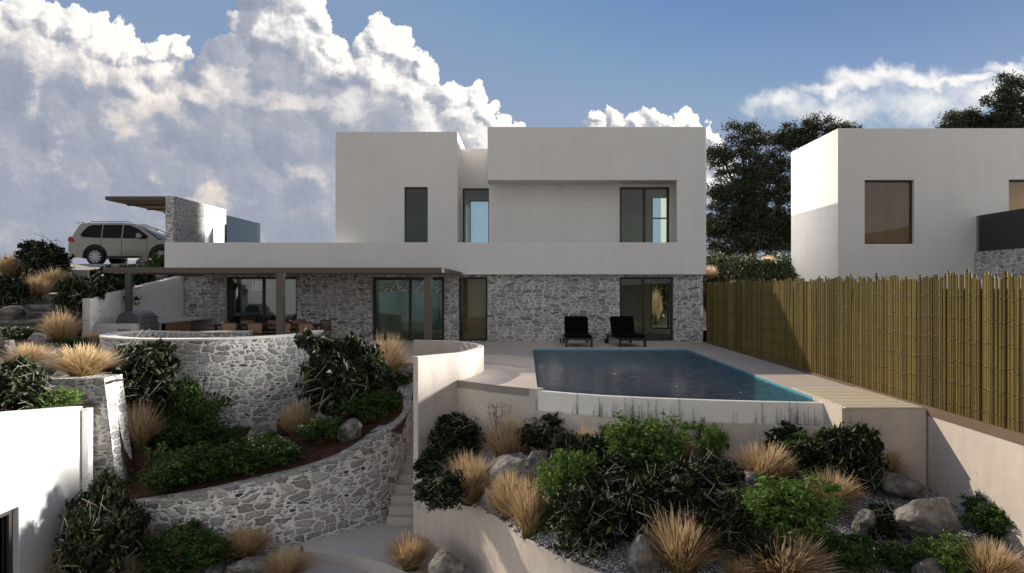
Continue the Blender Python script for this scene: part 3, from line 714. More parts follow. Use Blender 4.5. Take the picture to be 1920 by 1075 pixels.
# ------------------------------------------------------------------ driveway
drv = MB().poly([(-60,30.02,2.935),(-13.74,30.02,2.935),(-13.74,46,2.96),(-60,46,2.96)]).build('driveway', M_pathc); tag(drv, kind='structure')
ap = MB(); ap.poly([(-19.0,27.6,2.70),(-17.0,27.6,2.70),(-16.4,30.0,3.02),(-19.2,30.0,3.02)]).poly([(-19.0,27.6,2.4),(-17.0,27.6,2.4),(-17.0,27.6,2.70),(-19.0,27.6,2.70)]).build('driveway_apron', M_pathc); tag(bpy.data.objects['driveway_apron'], kind='structure')
tag(MB().poly([(-16.9,28.5,2.86),(-14.2,28.5,2.86),(-13.8,30.0,3.015),(-16.38,30.0,3.015)]).build('driveway_edge', M_pathc), kind='structure')

# ------------------------------------------------------------------ the car
def make_car():
    ox, oy, oz = -19.72, 30.45, 2.955
    c = thing('parked_car', 'pearl white large off-road car parked side-on under the carport', 'car', (ox+2.5, oy+1, oz))
    wr, wf, wz, ar = 1.17, 4.02, .40, .50
    bot = []
    low = [(0.06,.50),(.02,.62),(.0,.80),(.03,.98),(.05,1.06)]
    shoulder = [(.10,1.17),(1.2,1.19),(2.6,1.17),(3.55,1.13),(3.95,1.12),(4.6,1.04),(4.88,.95),(4.97,.78),(4.99,.52),(4.85,.33)]
    arch = lambda cx: [(cx+ar*math.cos(a), max(.33, wz+ar*math.sin(a))) for a in np.linspace(R(-8), R(188), 15)]
    prof = low+shoulder+arch(wf)+arch(wr)+[(.30,.36)]
    wd = 1.92
    b = MB(); b.side([(ox+x, oz+z) for x, z in prof], 'y', oy+.03, oy+wd-.03)
    body = b.build('body', M_carpaint, c, bevel=.035)
    # greenhouse: tapered inward
    gp = [(.10,1.16),(.22,1.45),(.40,1.80),(.62,1.865),(2.2,1.875),(2.75,1.83),(3.25,1.58),(3.90,1.13)]
    g = MB(); n = len(gp)
    def yy(z, s): k = max(0, z-1.13)*.22; return oy+.05+k if s == 0 else oy+wd-.05-k
    for s in (0, 1):
        q = [(ox+x, yy(z, s), oz+z) for x, z in gp]; g.poly(q if s == 0 else q[::-1])
    for i in range(n-1):
        (x0, z0), (x1, z1) = gp[i], gp[i+1]; g.poly([(ox+x0, yy(z0,0), oz+z0), (ox+x0, yy(z0,1), oz+z0), (ox+x1, yy(z1,1), oz+z1), (ox+x1, yy(z1,0), oz+z1)])
    g.build('cabin', M_carpaint, c, bevel=.03)
    def pane(pts, nm='window', m=M_cglass, off=.012):
        b = MB(); q = [(ox+x, yy(z, 0)-off, oz+z) for x, z in pts]; r = [(p[0], p[1]+off+.02, p[2]) for p in q]
        b.poly(q); 
        for i in range(len(q)): b.poly([q[i], r[i], r[(i+1) % len(q)], q[(i+1) % len(q)]])
        return b.build(nm, m, c)
    pane([(.62,1.24),(.50,1.32),(.56,1.45),(.80,1.72),(.98,1.77),(1.40,1.78),(1.40,1.20)])
    pane([(1.45,1.20),(1.45,1.78),(2.28,1.78),(2.28,1.19)])
    pane([(2.34,1.19),(2.34,1.78),(2.62,1.76),(3.02,1.58),(3.44,1.28),(3.40,1.17)])
    b = MB(); b.poly([(ox+2.80, yy(1.8,0)+.06, oz+1.815), (ox+3.26, yy(1.58,0)+.05, oz+1.595), (ox+3.90, oy+.13, oz+1.145), (ox+3.90, oy+wd-.13, oz+1.145), (ox+3.26, yy(1.58,1)-.05, oz+1.595), (ox+2.80, yy(1.8,1)-.06, oz+1.815)])
    for k, v in enumerate(b.v): b.v[k] = (v[0]+.012, v[1], v[2]+.012)
    b.build('windscreen', M_cglass, c)
    for x, nm in ((wr, 'wheel'), (wf, 'wheel')):
        for s in (0, 1):
            y0 = oy+.02 if s == 0 else oy+wd-.26
            wb = MB().lathe([(.26,0),(.36,.0),(.395,.03),(.40,.12),(.395,.21),(.36,.24),(.26,.24)], (ox+x, y0, oz+wz), 'y', 36)
            wh = wb.build('wheel', M_rubber, c, smooth=True)
            yf = y0+.012 if s == 0 else y0+.228
            rm = MB().lathe([(.265,-.01),(.245,.0),(.235,.03)], (ox+x, yf, oz+wz), 'y', 36)
            sg = 1 if s == 0 else -1
            for k in range(10):
                a = 2*math.pi*k/10; d = Vector((math.cos(a), 0, math.sin(a))); e = Vector((-math.sin(a), 0, math.cos(a))); o = Vector((ox+x, yf, oz+wz))
                q = [o+d*.05+e*.024, o+d*.245+e*.038, o+d*.245-e*.038, o+d*.05-e*.024]
                rm.poly(q); 
                for i in range(4): rm.poly([q[i], q[(i+1) % 4], q[(i+1) % 4]+Vector((0, .03*sg, 0)), q[i]+Vector((0, .03*sg, 0))])
            rm.lathe([(0,-.006),(.055,-.006),(.07,.01)], (ox+x, yf, oz+wz), 'y', 18).build('rim', M_rim, wh)
            MB().lathe([(0,.0),(.25,.0)], (ox+x, yf+.05*sg, oz+wz), 'y', 24).build('brake_disc', M_plastic, wh)
        b = MB()
        for i, a in enumerate(np.linspace(R(-10), R(190), 21)[:-1]):
            a2 = a+R(10); pts = []
            for r_, aa in ((ar-.015, a), (ar+.035, a), (ar+.035, a2), (ar-.015, a2)): pts.append((ox+x+r_*math.cos(aa), oy+.018, oz+wz+r_*math.sin(aa)))
            b.poly(pts)
            b.poly([(p[0], oy+.20, p[2]) for p in pts])
        for i, a in enumerate(np.linspace(R(-10), R(190), 21)[:-1]):
            a2 = a+R(10); r_ = ar-.015
            b.poly([(ox+x+r_*math.cos(a), oy+.018, oz+wz+r_*math.sin(a)), (ox+x+r_*math.cos(a2), oy+.018, oz+wz+r_*math.sin(a2)), (ox+x+r_*math.cos(a2), oy+.9, oz+wz+r_*math.sin(a2)), (ox+x+r_*math.cos(a), oy+.9, oz+wz+r_*math.sin(a))])
        b.build('wheel_arch', M_plastic, c)
    b = MB(); b.side([(ox+.035,oz+1.03),(ox+.0,oz+1.12),(ox+.075,oz+1.27),(ox+.15,oz+1.23),(ox+.30,oz+1.10),(ox+.24,oz+1.03)], 'y', oy+.005, oy+.40); b.build('tail_light', M_red, c, bevel=.015)
    MB().box(ox+1.75, ox+3.45, oy-.07, oy+.10, oz+.34, oz+.42).build('running_board', M_plastic, c, bevel=.02)
    b = MB(); b.side([(ox+3.02,oz+1.20),(ox+3.02,oz+1.37),(ox+3.10,oz+1.41),(ox+3.24,oz+1.33),(ox+3.26,oz+1.21)], 'y', oy-.15, oy+.02); b.build('wing_mirror', M_carpaint, c, bevel=.03)
    for x in (1.62, 2.85): MB().box(ox+x, ox+x+.24, oy+.0, oy+.035, oz+1.02, oz+1.05).build('door_handle', M_carpaint, c, bevel=.01)
    for x in (1.42, 2.31, 3.40): MB().box(ox+x, ox+x+.012, oy+.022, oy+.04, oz+.50, oz+1.16).build('door_seam', M_plastic, c)
    for s in (0, 1): MB().tube([(ox+.75, yy(1.86,s), oz+1.87),(ox+.85, yy(1.86,s), oz+1.92),(ox+2.5, yy(1.86,s), oz+1.92),(ox+2.65, yy(1.86,s), oz+1.86)], .018).build('roof_rail', M_steel, c)
    b = MB(); b.side([(ox+.22,oz+1.84),(ox+.16,oz+1.86),(ox+.55,oz+1.905),(ox+.62,oz+1.86)], 'y', oy+.28, oy+wd-.28); b.build('roof_spoiler', M_carpaint, c)
    MB().box(ox+.02, ox+.45, oy+.015, oy+.06, oz+.40, oz+.52).build('rear_bumper', M_carpaint, c, bevel=.02)
make_car()

# ------------------------------------------------------------------ pergola
PG = thing('pergola', 'flat brown steel pergola roof on slim posts over the dining terrace', 'pergola', (-7, 22, 0))
b = MB(); b.box(-11.95, -2.32, 20.0, 20.12, 2.42, 2.57); b.build('front_beam', M_pergola, PG, bevel=.006)
for x in (-11.95, -2.44): MB().box(x, x+.12, 20.12, 25.99, 2.42, 2.57).build('side_beam', M_pergola, PG)
for i in range(18):
    y = 20.35+.32*i; MB().box(-11.83, -2.44, y, y+.11, 2.47, 2.56).build('slat', M_pergola, PG)
for x, y, z0 in ((-12.5,22.2,.90),(-6.95,20.0,0.0),(-2.78,20.15,0.0)):
    MB().box(x-.105 if z0 == 0 else x-.07, x+.105 if z0 == 0 else x+.11, y+.0, y+.12 if z0 else y+.18, z0, 2.419).build('post', M_pergola, PG, bevel=.006)
MB().box(-2.36, -2.315, 19.985, 20.0, 2.43, 2.56).build('end_cap', M_white, PG)

# ------------------------------------------------------------------ outdoor kitchen
w = thing('sloping_side_wall', 'white sloping garden wall behind the outdoor kitchen', 'wall', (-12.8, 23, 0))
MB().side([(20.66,-.4),(26.30,-.4),(26.30,2.46),(20.66,1.68)], 'x', -12.70, -12.95).build('wall', M_white, w, bevel=.012)
K = thing('outdoor_kitchen', 'pale concrete outdoor kitchen counter along the white sloping wall', 'kitchen counter', (-12.1, 23.5, 0))
b = MB()
b.box(-12.69, -11.53, 20.80, 21.0, 0, .93).box(-12.69, -11.53, 21.0, 21.1, .0, .93)
b.box(-12.69, -12.2, 21.1, 22.30, .60, .66).box(-12.69, -11.53, 22.32, 22.40, 0, .93).box(-12.69, -11.53, 22.40, 26.3, .86, .93).box(-12.69, -11.53, 26.2, 26.30, 0, .86)
b.box(-12.69, -11.56, 21.1, 22.32, 0, .04).box(-12.69, -11.53, 21.1, 22.32, .40, .46)
b.build('counter', M_counter, K, bevel=.006, merge=False)
MB().box(-11.98, -11.60, 20.785, 20.80, .25, .78).build('cabinet_door', M_wood, K)
for y in (22.75, 23.60): MB().box(-11.585, -11.56, y, y+.83, .08, .84).build('cabinet_door', M_wood, K, bevel=.004)
for z in (.08, .45): MB().box(-12.6, -11.58, 24.46, 26.1, z, z+.03).build('shelf', M_shelf, K)
MB().box(-12.68, -12.63, 22.45, 26.1, .04, .86).build('back_panel', M_dwood, K)
MB().tube([(-12.3,24.0,.93),(-12.3,24.0,1.32)]+[(-12.3+.10*(1-math.cos(a)),24.0,1.32+.10*math.sin(a)) for a in np.linspace(.3,2.6,7)], .016, n=8).build('tap', M_chrome, K, smooth=True)
BQ = thing('barbecue_grill', 'grey steel barbecue grill with a rounded hood set in the kitchen counter', 'barbecue', (-11.9, 21.6, .6))
arc = [(-11.88+.33*math.cos(a), .93+.36*math.sin(a)) for a in np.linspace(0, math.pi, 16)]
MB().side(arc, 'y', 21.12, 22.26).build('hood', M_steel, BQ, bevel=.02)
MB().side([(x, z+.004) for x, z in [(-11.88+.34*math.cos(a), .925+.37*math.sin(a)) for a in np.linspace(0, math.pi, 16)]], 'y', 21.102, 21.119).build('end_plate', M_dsteel, BQ)
MB().box(-12.18, -11.52, 21.13, 22.25, .62, .92).build('body', M_steel, BQ, bevel=.015)
MB().tube([(-11.52,21.3,1.10),(-11.46,21.3,1.10),(-11.46,22.1,1.10),(-11.52,22.1,1.10)], .016, n=8).build('handle', M_dsteel, BQ)
for y in (21.35, 21.7, 22.05): MB().lathe([(0,.0),(.035,.0),(.03,-.04),(0,-.04)], (-11.48, y, .78), 'x', 14).build('knob', M_chrome, BQ)
MB().lathe([(0,.0),(.045,.0),(.04,-.02)], (-11.60, 21.7, 1.2), 'x', 14).build('thermometer', M_chrome, BQ)

# ------------------------------------------------------------------ dining set
T = thing('dining_table', 'long brown slatted dining table under the pergola', 'table', (-8.9, 24, 0))
for i in range(8): pass
b = MB()
for i in range(9): b.box(-10.6, -7.0, 23.55+.105*i, 23.55+.105*i+.095, .72, .755)
b.build('table_top', M_dwood, T, merge=False)
for x in (-10.4, -7.25):
    for y in (23.65, 24.35): MB().box(x, x+.07, y, y+.07, 0, .719).build('leg', M_dwood, T)
def make_chair(label):
    c = thing('dining_chair', label, 'chair', (0, 0, 0), 'rattan chairs round the dining table')
    for sx in (-.23, .23):
        MB().tube([(sx,.20,0),(sx,.19,.44)], .016).build('leg', M_dwood, c); MB().tube([(sx*.95,-.24,0),(sx,-.20,.45),(sx,-.24,.68)], .016).build('leg', M_dwood, c)
    MB().box(-.24, .24, -.20, .23, .43, .46).build('seat', M_rattan, c, bevel=.012)
    pts = [(-.25+.06*(1-math.cos(a)), .80+.06*math.sin(a)) for a in np.linspace(0, R(90), 5)]; pts += [(-p[0], p[1]) for p in pts[::-1]]
    o = [(-.25,.52)]+pts+[(.25,.52)]
    MB().side([(x*.95, z-.01) for x, z in o], 'y', -.232, -.222).build('backrest', M_rattan, c)
    MB().tube([(x, -.227, z) for x, z in o]+[(-.25,-.227,.52)], .017, n=7).build('back_frame', M_dwood, c)
    MB().tube([(-.25,-.22,.66),(-.28,.0,.66),(-.26,.20,.64),(-.24,.2,.45)], .015).build('armrest', M_dwood, c)
    MB().tube([(.25,-.22,.66),(.28,.0,.66),(.26,.20,.64),(.24,.2,.45)], .015).build('armrest', M_dwood, c)
    return c
spots = [((435-CX)*23.2/F,23.2,0,'leftmost rattan chair on the near side of the dining table'),((483-CX)*23.2/F,23.2,0,'second rattan chair from the left on the near side of the dining table'),
         ((536-CX)*23.2/F,23.2,0,'rattan dining chair half hidden by the middle pergola post'),((577-CX)*23.2/F,23.2,0,'rattan dining chair at the right end of the near side of the table'),
         ((459-CX)*24.9/F,24.9,180,'leftmost dining chair on the far side of the table by the window'),((509-CX)*24.9/F,24.9,180,'second dining chair from the left on the far side, by the window'),
         ((556-CX)*24.9/F,24.9,180,'dining chair on the far side of the table, just right of the post'),((601-CX)*24.6/F,24.6,150,'dining chair at the right rear corner of the table against the stone wall')]
ch0 = make_chair(spots[0][3])
for i, (x, y, rz, lb) in enumerate(spots):
    c = ch0 if i == 0 else copy_tree(ch0)
    c.location = (x, y, 0); c.rotation_euler.z = R(rz); c['label'] = lb

# ------------------------------------------------------------------ loungers
def make_lounger(label):
    c = thing('sun_lounger', label, 'sun lounger', (0, 0, 0), 'black loungers behind the pool')
    MB().box(-.46, -.40, -.75, 1.15, .24, .31).box(.40, .46, -.75, 1.15, .24, .31).box(-.40, .40, -.75, -.69, .24, .31).box(-.40,.40,1.09,1.15,.24,.31).build('frame', M_dwood, c, merge=False)
    for x in (-.46, .39):
        for y in (-.75, 1.05): MB().box(x, x+.07, y, y+.08, 0, .239).build('leg', M_dwood, c)
    MB().box(-.44, .44, -.74, .42, .312, .40).build('seat_cushion', M_black, c, bevel=.03)
    MB().side([(.43,.33),(.52,.31),(.80,.95),(.72,1.0)], 'x', -.42, .42).build('backrest', M_black, c, bevel=.03)
    for x in (-.50,): MB().lathe([(0,0),(.09,0),(.09,.05),(0,.05)], (x-.06, .95, .1), 'x', 16).build('wheel', M_plastic, c)
    return c
l0 = make_lounger('left black sun lounger facing the pool in front of the plain stone wall')
l0.location = ((1085-CX)*24.0/F, 24.55, 0)
l1 = copy_tree(l0); l1.location = ((1180-CX)*24.0/F, 24.55, 0); l1.rotation_euler.z = R(7)
l1['label'] = 'right black sun lounger, turned slightly, in front of the sliding glass door'

# ------------------------------------------------------------------ pool
PL = thing('swimming_pool', 'infinity pool with turquoise mosaic walls and a white overflow edge', 'pool', (2.7, 17, -.2))
outl = [(.25,23.03)]+[(.25,13.95)]+[p for p in FRONT[13:]]+[(5.25,23.03)]
b = MB()
for i in range(len(outl)):
    p, q = outl[i], outl[(i+1) % len(outl)]; l = math.dist(p, q)
    t1 = -.06 if 1 <= i < len(outl)-1 and p[1] < 14 and q[1] < 14 else -.005
    b.poly([(*p,-1.5),(*p,t1),(*q,t1),(*q,-1.5)], [(0,-1.5),(0,0),(l,0),(l,-1.5)])
b.build('basin', M_tile, PL)
b = MB()
for t_ in tessellate_polygon([[Vector((*p, 0)) for p in outl]]): b.poly([(*outl[i],-1.495) for i in t_])
b.build('basin_floor', M_pfloor, PL)
wtr = MB()
ins = [(.255,23.02),(.255,13.96)]+[(x, y+.015) for x, y in FRONT[13:]]+[(5.245,23.02)]
for t_ in tessellate_polygon([[Vector((*p, 0)) for p in ins]]): wtr.poly([(*ins[i],-.055) for i in t_])
tag(wtr.build('water', M_water), kind='structure')
ov = [(x, y-.01) for x, y in FRONT[12:]]
MB().ribbon(ov, -1.4, -.035, .12, 1).build('overflow_wall', M_white, PL)
MB().box(5.25, 5.42, 12.12, 12.44, -.50, -.004).build('overflow_return', M_conc, PL)
MB().ribbon(RIM, -3.3, -.42, .08, 1).build('trough_wall', M_conc, PL)
tb = [(x, y+.08) for x, y in RIM]+[(x, y) for x, y in ov[::-1]]
b = MB()
for t_ in tessellate_polygon([[Vector((*p, 0)) for p in tb]]): b.poly([(*tb[i],-.52) for i in t_])
b.build('trough_floor', M_conc, PL)
# timber planks at the near end of the deck
D = thing('deck_boards', 'bleached timber deck boards at the near end of the pool walk', 'deck', (5.9, 12.7, 0))
b = MB()
for i in range(19):
    y = 11.64+.125*i; b.box(5.27, 6.55, y, y+.103, .003, .024+.003*(i%3))
b.build('boards', M_plank, D, merge=False)

# ------------------------------------------------------------------ bamboo fence
FN = thing('bamboo_fence', 'tall olive bamboo cane fence along the right side of the pool terrace', 'fence', (6.65, 16, 0))
MB().box(6.585, 6.70, 1.5, 25.9, -.098, .05).build('base_board', M_board, FN)
y = 1.9; r2 = random.Random(5)
while y < 25.85:
    b = MB(); y1 = min(y+1.2, 25.9); yy_ = y+.04
    while yy_ < y1-.02:
        r = r2.uniform(.017, .031); hh = 2.15+r2.uniform(-.05, .07)+(.06 if r2.random() < .15 else 0); x = 6.645+r2.uniform(-.012, .012); u = r2.random()**1.3; tl = r2.uniform(-.012, .012)
        nodes = []; z = .05; path = []; k = 0; off = .14+r2.uniform(-.03, .03)
        zs = [.05]
        zz = .05+off
        while zz < hh-.04: zs += [zz-.02, zz, zz+.02]; zz += .33+r2.uniform(-.02, .02)
        zs.append(hh); rings = []
        for iz, z in enumerate(zs):
            nd = (iz % 3 == 2) and 0 < iz < len(zs)-1
            rr = r*1.16 if nd else r; cx_, cy_ = x+tl*z*.3, yy_+tl*z
            rings.append(([(cx_+rr*math.cos(a), cy_+rr*math.sin(a), z) for a in (math.pi*k/4 for k in range(8))], 1.0 if nd else 0.0))
        for iz in range(len(rings)-1):
            (A_, wa), (B_, wb) = rings[iz], rings[iz+1]
            for k in range(8): b.poly([A_[k], A_[(k+1) % 8], B_[(k+1) % 8], B_[k]], [(u, wa), (u, wa), (u, wb), (u, wb)])
        b.poly(rings[-1][0], [(u, 1)]*8)
        yy_ += r*2+r2.uniform(.0, .006)
    b.build('bamboo_panel', M_bamboo, FN, smooth=True, merge=False)
    MB().box(6.70, 6.76, y-.03, y+.03, -.09, 2.05).build('post', M_brown, FN)
    y = y1
MB().box(6.68, 6.70, 1.9, 25.9, .05, 1.98).build('backing_mat', M_board, FN)

# ------------------------------------------------------------------ neighbouring house
NB = thing('neighbour_villa', 'white cubic neighbouring villa behind the bamboo fence', 'house', (14, 26, 0))
NW = (12.0, 13.74, 3.55, 5.81); NW2 = (17.1, 19.0, 3.6, 5.83)
MB().gridwall(11.05, 27, -.3, 7.64, 25.0, 25.3, [NW, NW2]).build('front_wall', M_white2, NB, bevel=.012)
b = MB(); b.box(11.05, 11.35, 25.3, 29.4, -.3, 7.64).box(11.35, 27, 29.1, 29.4, -.3, 7.64).box(11.35, 27, 25.3, 29.1, 7.1, 7.3); b.build('side_wall', M_white2, NB)
window(NB, NW[0], NW[1], NW[2], NW[3], 25.13, fw=.05, g=M_glass2)
MB().box(NW[0], NW[1], 25.195, 25.21, NW[2], NW[3]).build('window_blind', M_blind, NB)
window(NB, NW2[0], NW2[1], NW2[2], NW2[3], 25.13, fw=.07)
MB().box(16, 20, 27, 27.1, 3.4, 6.5).build('room_wall', M_blind, NB)
MB().box(15.85, 27, 16.0, 24.99, -.3, 3.26).build('terrace_base', M_stone, NB)
MB().box(15.93, 15.95, 16.1, 24.98, 3.26, 4.54).build('side_balustrade', M_rail2, NB)
MB().box(15.96, 27, 16.1, 16.12, 3.26, 4.54).build('front_balustrade', M_rail2, NB)

# ------------------------------------------------------------------ plant meshes (unit size: about 1 m wide, 1 m tall)
def mesh_from(name, V_, F_, UV_, m):
    me = bpy.data.meshes.new(name); me.from_pydata(V_.tolist(), [], F_.tolist()); me.materials.append(m)
    ul = me.uv_layers.new(name='UVMap'); ul.data.foreach_set('uv', UV_.astype(np.float32).ravel()); return me
def grass_mesh(seed, n=560, m=M_straw, wid=.0105, lean=.5, arch_=1.6, seg=4):
    g = np.random.default_rng(seed); a = g.uniform(0, 2*np.pi, n); r0 = .10*np.sqrt(g.uniform(0, 1, n))
    R_ = lean*1.0*(.12+.88*g.uniform(0, 1, n)**.8)*g.uniform(.75, 1.0, n); h = g.uniform(.45, 1.0, n)**.8*(1-.34*(R_/lean)**2); tw = g.normal(0, .55, n); dr = g.uniform(.0, .45, n)
    ts = np.linspace(0, 1, seg+1); Vs = []; UVs = []; u = g.uniform(0, 1, n)
    for t in ts:
        rad = r0+(R_-r0)*t**arch_; z = h*(t-dr*t*t)/(1-dr*.2); aa = a+tw*t*.5
        cx, cy = rad*np.cos(aa), rad*np.sin(aa); w = wid*(1-.75*t**2)*(1+.8*(t > .6)*(t < .95))*g.uniform(.7, 1.3, n)
        ph = a+np.pi/2+tw
        for s in (-1, 1):
            Vs.append(np.stack([cx+s*w*np.cos(ph)*.5, cy+s*w*np.sin(ph)*.5, z], 1)); UVs.append(np.stack([u, np.full(n, t)], 1))
    V_ = np.stack(Vs, 1).reshape(-1, 3); k = 2*(seg+1); F_ = []
    base = np.arange(n)*k
    for i in range(seg): F_.append(np.stack([base+2*i, base+2*i+1, base+2*i+3, base+2*i+2], 1))
    F_ = np.stack(F_, 1).reshape(-1, 4); UVv = np.stack(UVs, 1).reshape(-1, 2)
    return mesh_from('grass_blades', V_, F_, UVv[F_.ravel()], m)
def leaf_cloud(name, C, size, seed, m, up=.3, var=(.6, 1.35)):
    """one small folded leaf per centre C (n,3)"""
    g = np.random.default_rng(seed); n = len(C); d = g.normal(size=(n, 3)); d[:, 2] += up; d /= np.linalg.norm(d, axis=1)[:, None]
    q = g.normal(size=(n, 3)); q -= d*(q*d).sum(1)[:, None]; q /= np.linalg.norm(q, axis=1)[:, None]
    s = size*g.uniform(*var, n)[:, None]; nn = np.cross(d, q)
    Vs = [C-d*s*.5, C+q*s*.24+nn*s*.08, C+d*s*.55, C-q*s*.24+nn*s*.08]
    V_ = np.stack(Vs, 1).reshape(-1, 3); b0 = np.arange(n)*4; F_ = np.stack([b0, b0+1, b0+2, b0+3], 1)
    u = g.uniform(0, 1, n); y_ = g.uniform(0, 1, n); UV_ = np.repeat(np.stack([u, y_], 1), 4, 0)
    return mesh_from(name, V_, F_, UV_, m)
def clumps(seed, lobes, n, jit=.5, shell=.55):
    """points gathered in clumps inside ellipsoid lobes (cx,cy,cz,rx,ry,rz)"""
    g = np.random.default_rng(seed); out = []; vol = np.array([l[3]*l[4]*l[5] for l in lobes])**.67; vol /= vol.sum()
    for l, f in zip(lobes, vol):
        k = max(8, int(n*f)); nc = max(5, k//34)
        d = g.normal(size=(nc, 3)); d /= np.linalg.norm(d, axis=1)[:, None]; r = shell+(1-shell)*g.uniform(0, 1, nc)
        cc = d*r[:, None]; idx = g.integers(0, nc, k); p = cc[idx]+g.normal(size=(k, 3))*.14*jit/.5
        out.append(p*np.array(l[3:])+np.array(l[:3]))
    o = np.concatenate(out); o[:, 2] = np.where(o[:, 2] < .01, .01+np.abs(o[:, 2])*.3, o[:, 2]); return o
def sticks(seed, n, ext, L=.3, r=.006):
    g = np.random.default_rng(seed); b = MB()
    for i in range(n):
        d = Vector(g.normal(size=3)); d.z = abs(d.z)*.6; d.normalize(); p = Vector((d.x*ext[0], d.y*ext[1], .12+d.z*ext[2]*.9))*g.uniform(.72, 1.0)
        e = Vector(g.normal(size=3)).normalized()*L*g.uniform(.5, 1)*.5; b.tube([p-e, p+e], r, r*.8, 4, g.random())
    return b
GR = [grass_mesh(s, 1300, lean=l, arch_=a, wid=.0072, seg=6) for s, l, a in ((1,.5,1.6),(2,.44,1.9),(3,.54,1.45),(4,.48,1.75),(5,.46,1.5),(6,.52,1.8))]
RD = [grass_mesh(9, 320, M_reed, .02, .5, 1.3), grass_mesh(10, 520, M_reed, .012, .5, 1.4)]
DARKM = []; GREENM = []; DEEPM = []
for s in range(4):
    g = np.random.default_rng(50+s)
    lobes = [(0,0,.36,.42,.42,.36)]+[(g.uniform(-.28,.28), g.uniform(-.25,.25), g.uniform(.3,.72), g.uniform(.17,.27), g.uniform(.2,.28), g.uniform(.15,.25)) for _ in range(6)]
    lf = leaf_cloud('foliage', clumps(60+s, lobes, 7000, .5, .35), .066, 70+s, M_dleaf, var=(.35, 1.9))
    tw = sticks(80+s, 100, (.50,.50,.84), .27, .0042).build('twigs', M_twig, merge=False); tm = tw.data; bpy.data.objects.remove(tw)
    DARKM.append((lf, tm))
for s in range(3):
    g = np.random.default_rng(90+s)
    lobes = [(0,0,.30,.40,.40,.30)]+[(g.uniform(-.3,.3), g.uniform(-.3,.3), g.uniform(.3,.66), g.uniform(.15,.24), g.uniform(.16,.24), g.uniform(.16,.28)) for _ in range(8)]
    pts = clumps(100+s, lobes, 5200, .55, .45)
    st = MB()
    for i in range(26):
        a, rr = g.uniform(0, 6.28), g.uniform(.1, .42); st.tube([(0,0,0),(math.cos(a)*rr*.5, math.sin(a)*rr*.5, .32),(math.cos(a)*rr, math.sin(a)*rr, g.uniform(.5,.85))], .008, .003, 4)
    so_ = st.build('stems', M_bark, merge=False); sm = so_.data; bpy.data.objects.remove(so_)
    GREENM.append((leaf_cloud('foliage', pts, .055, 110+s, M_gleaf, .6), sm)); DEEPM.append((leaf_cloud('foliage', pts, .055, 120+s, M_rleaf, .6), sm.copy()))
def normalise(pair):
    V_ = np.array([v.co for v in pair[0].vertices]); lo, hi = np.percentile(V_, 1.5, 0), np.percentile(V_, 98.5, 0)
    sx, sz = 1/max(hi[0]-lo[0], hi[1]-lo[1]), 1/hi[2]; c = (lo+hi)/2
    for me in pair: me.transform(Matrix.Diagonal((sx, sx, sz, 1)) @ Matrix.Translation((-c[0], -c[1], 0)))
for q_ in DARKM+GREENM+DEEPM:
    if not q_[0].get('done'): normalise(q_); q_[0]['done'] = 1
def rock_mesh(seed):
    bm = bmesh.new(); bmesh.ops.create_icosphere(bm, subdivisions=5, radius=.5); g = np.random.default_rng(seed)
    from mathutils import noise as mn
    off = Vector(g.uniform(-50, 50, 3)); planes = [(Vector(g.normal(size=3)).normalized(), g.uniform(.24, .40)) for _ in range(16)]
    for v in bm.verts:
        p = v.co.copy()
        for nrm, dd in planes:
            k = p.dot(nrm)-dd
            if k > 0: p -= nrm*k*.72
        p *= 1+.20*mn.noise(p*2.4+off)+.10*mn.noise(p*6+off)+.055*mn.noise(p*14+off)+.03*mn.noise(p*30+off)
        v.co = p
    zmin = min(v.co.z for v in bm.verts); zmax = max(v.co.z for v in bm.verts); xm = max(abs(v.co.x) for v in bm.verts)*2
    for v in bm.verts: v.co = Vector((v.co.x/xm, v.co.y/xm, (v.co.z-zmin)/(zmax-zmin)))
    me = bpy.data.meshes.new('boulder'); bm.to_mesh(me); bm.free(); me.materials.append(M_rock); me.uv_layers.new(name='UVMap')
    me.polygons.foreach_set('use_smooth', [True]*len(me.polygons)); return me
ROCK = [rock_mesh(s) for s in range(5)]
CNT = [0]
def put(kind, px, py, w, h, reg, label, d=None, var=None):
    CNT[0] += 1; k = CNT[0] if var is None else var
    q = P(px, py, d) if d else hit(px, py, reg)
    if d: q.z = REG[reg](q.x, q.y)
    sx = w*q.y/F; sz = h*q.y/F; rz = (CNT[0]*2.399) % 6.283
    if kind == 'grass':
        o = bpy.data.objects.new('grass_tuft', GR[k % 6]); col.objects.link(o); tag(o, label, 'ornamental grass', 'straw grass tufts')
        s = (sx*1.5, sx*1.5, sz*1.28)
    elif kind == 'reed':
        o = bpy.data.objects.new('green_reed', RD[k % 2]); col.objects.link(o); tag(o, label, 'reed'); s = (sx, sx, sz)
    elif kind == 'rock':
        o = bpy.data.objects.new('boulder', ROCK[k % 5]); col.objects.link(o); tag(o, label, 'boulder', 'garden boulders'); s = (sx, sx*.85, sz*1.25); q.z -= sz*.2
        rz = (rz % .8)-.4
    else:
        S = {'dark': DARKM, 'green': GREENM, 'deep': DEEPM}[kind]; lf, st = S[k % len(S)]
        nm = {'dark': 'dark_shrub', 'green': 'green_shrub', 'deep': 'deep_green_shrub'}[kind]
        o = thing(nm, label, 'shrub', (0,0,0), {'dark': 'dark twiggy shrubs', 'green': 'bright green shrubs', 'deep': 'deep green shrubs'}[kind])
        for me, pn in ((lf, 'foliage'), (st, 'twigs' if kind == 'dark' else 'stems')):
            c = bpy.data.objects.new(pn, me); col.objects.link(c); c.parent = o
        s = (sx*1.05, min(sx, 1.3)*1.0, sz*1.05)
    if kind in ('grass', 'dark', 'green', 'deep', 'reed'): q.y += min(.25, sx*.22) if d is None else 0; q.z -= .02
    o.location = q; o.scale = s; o.rotation_euler.z = rz
    return o

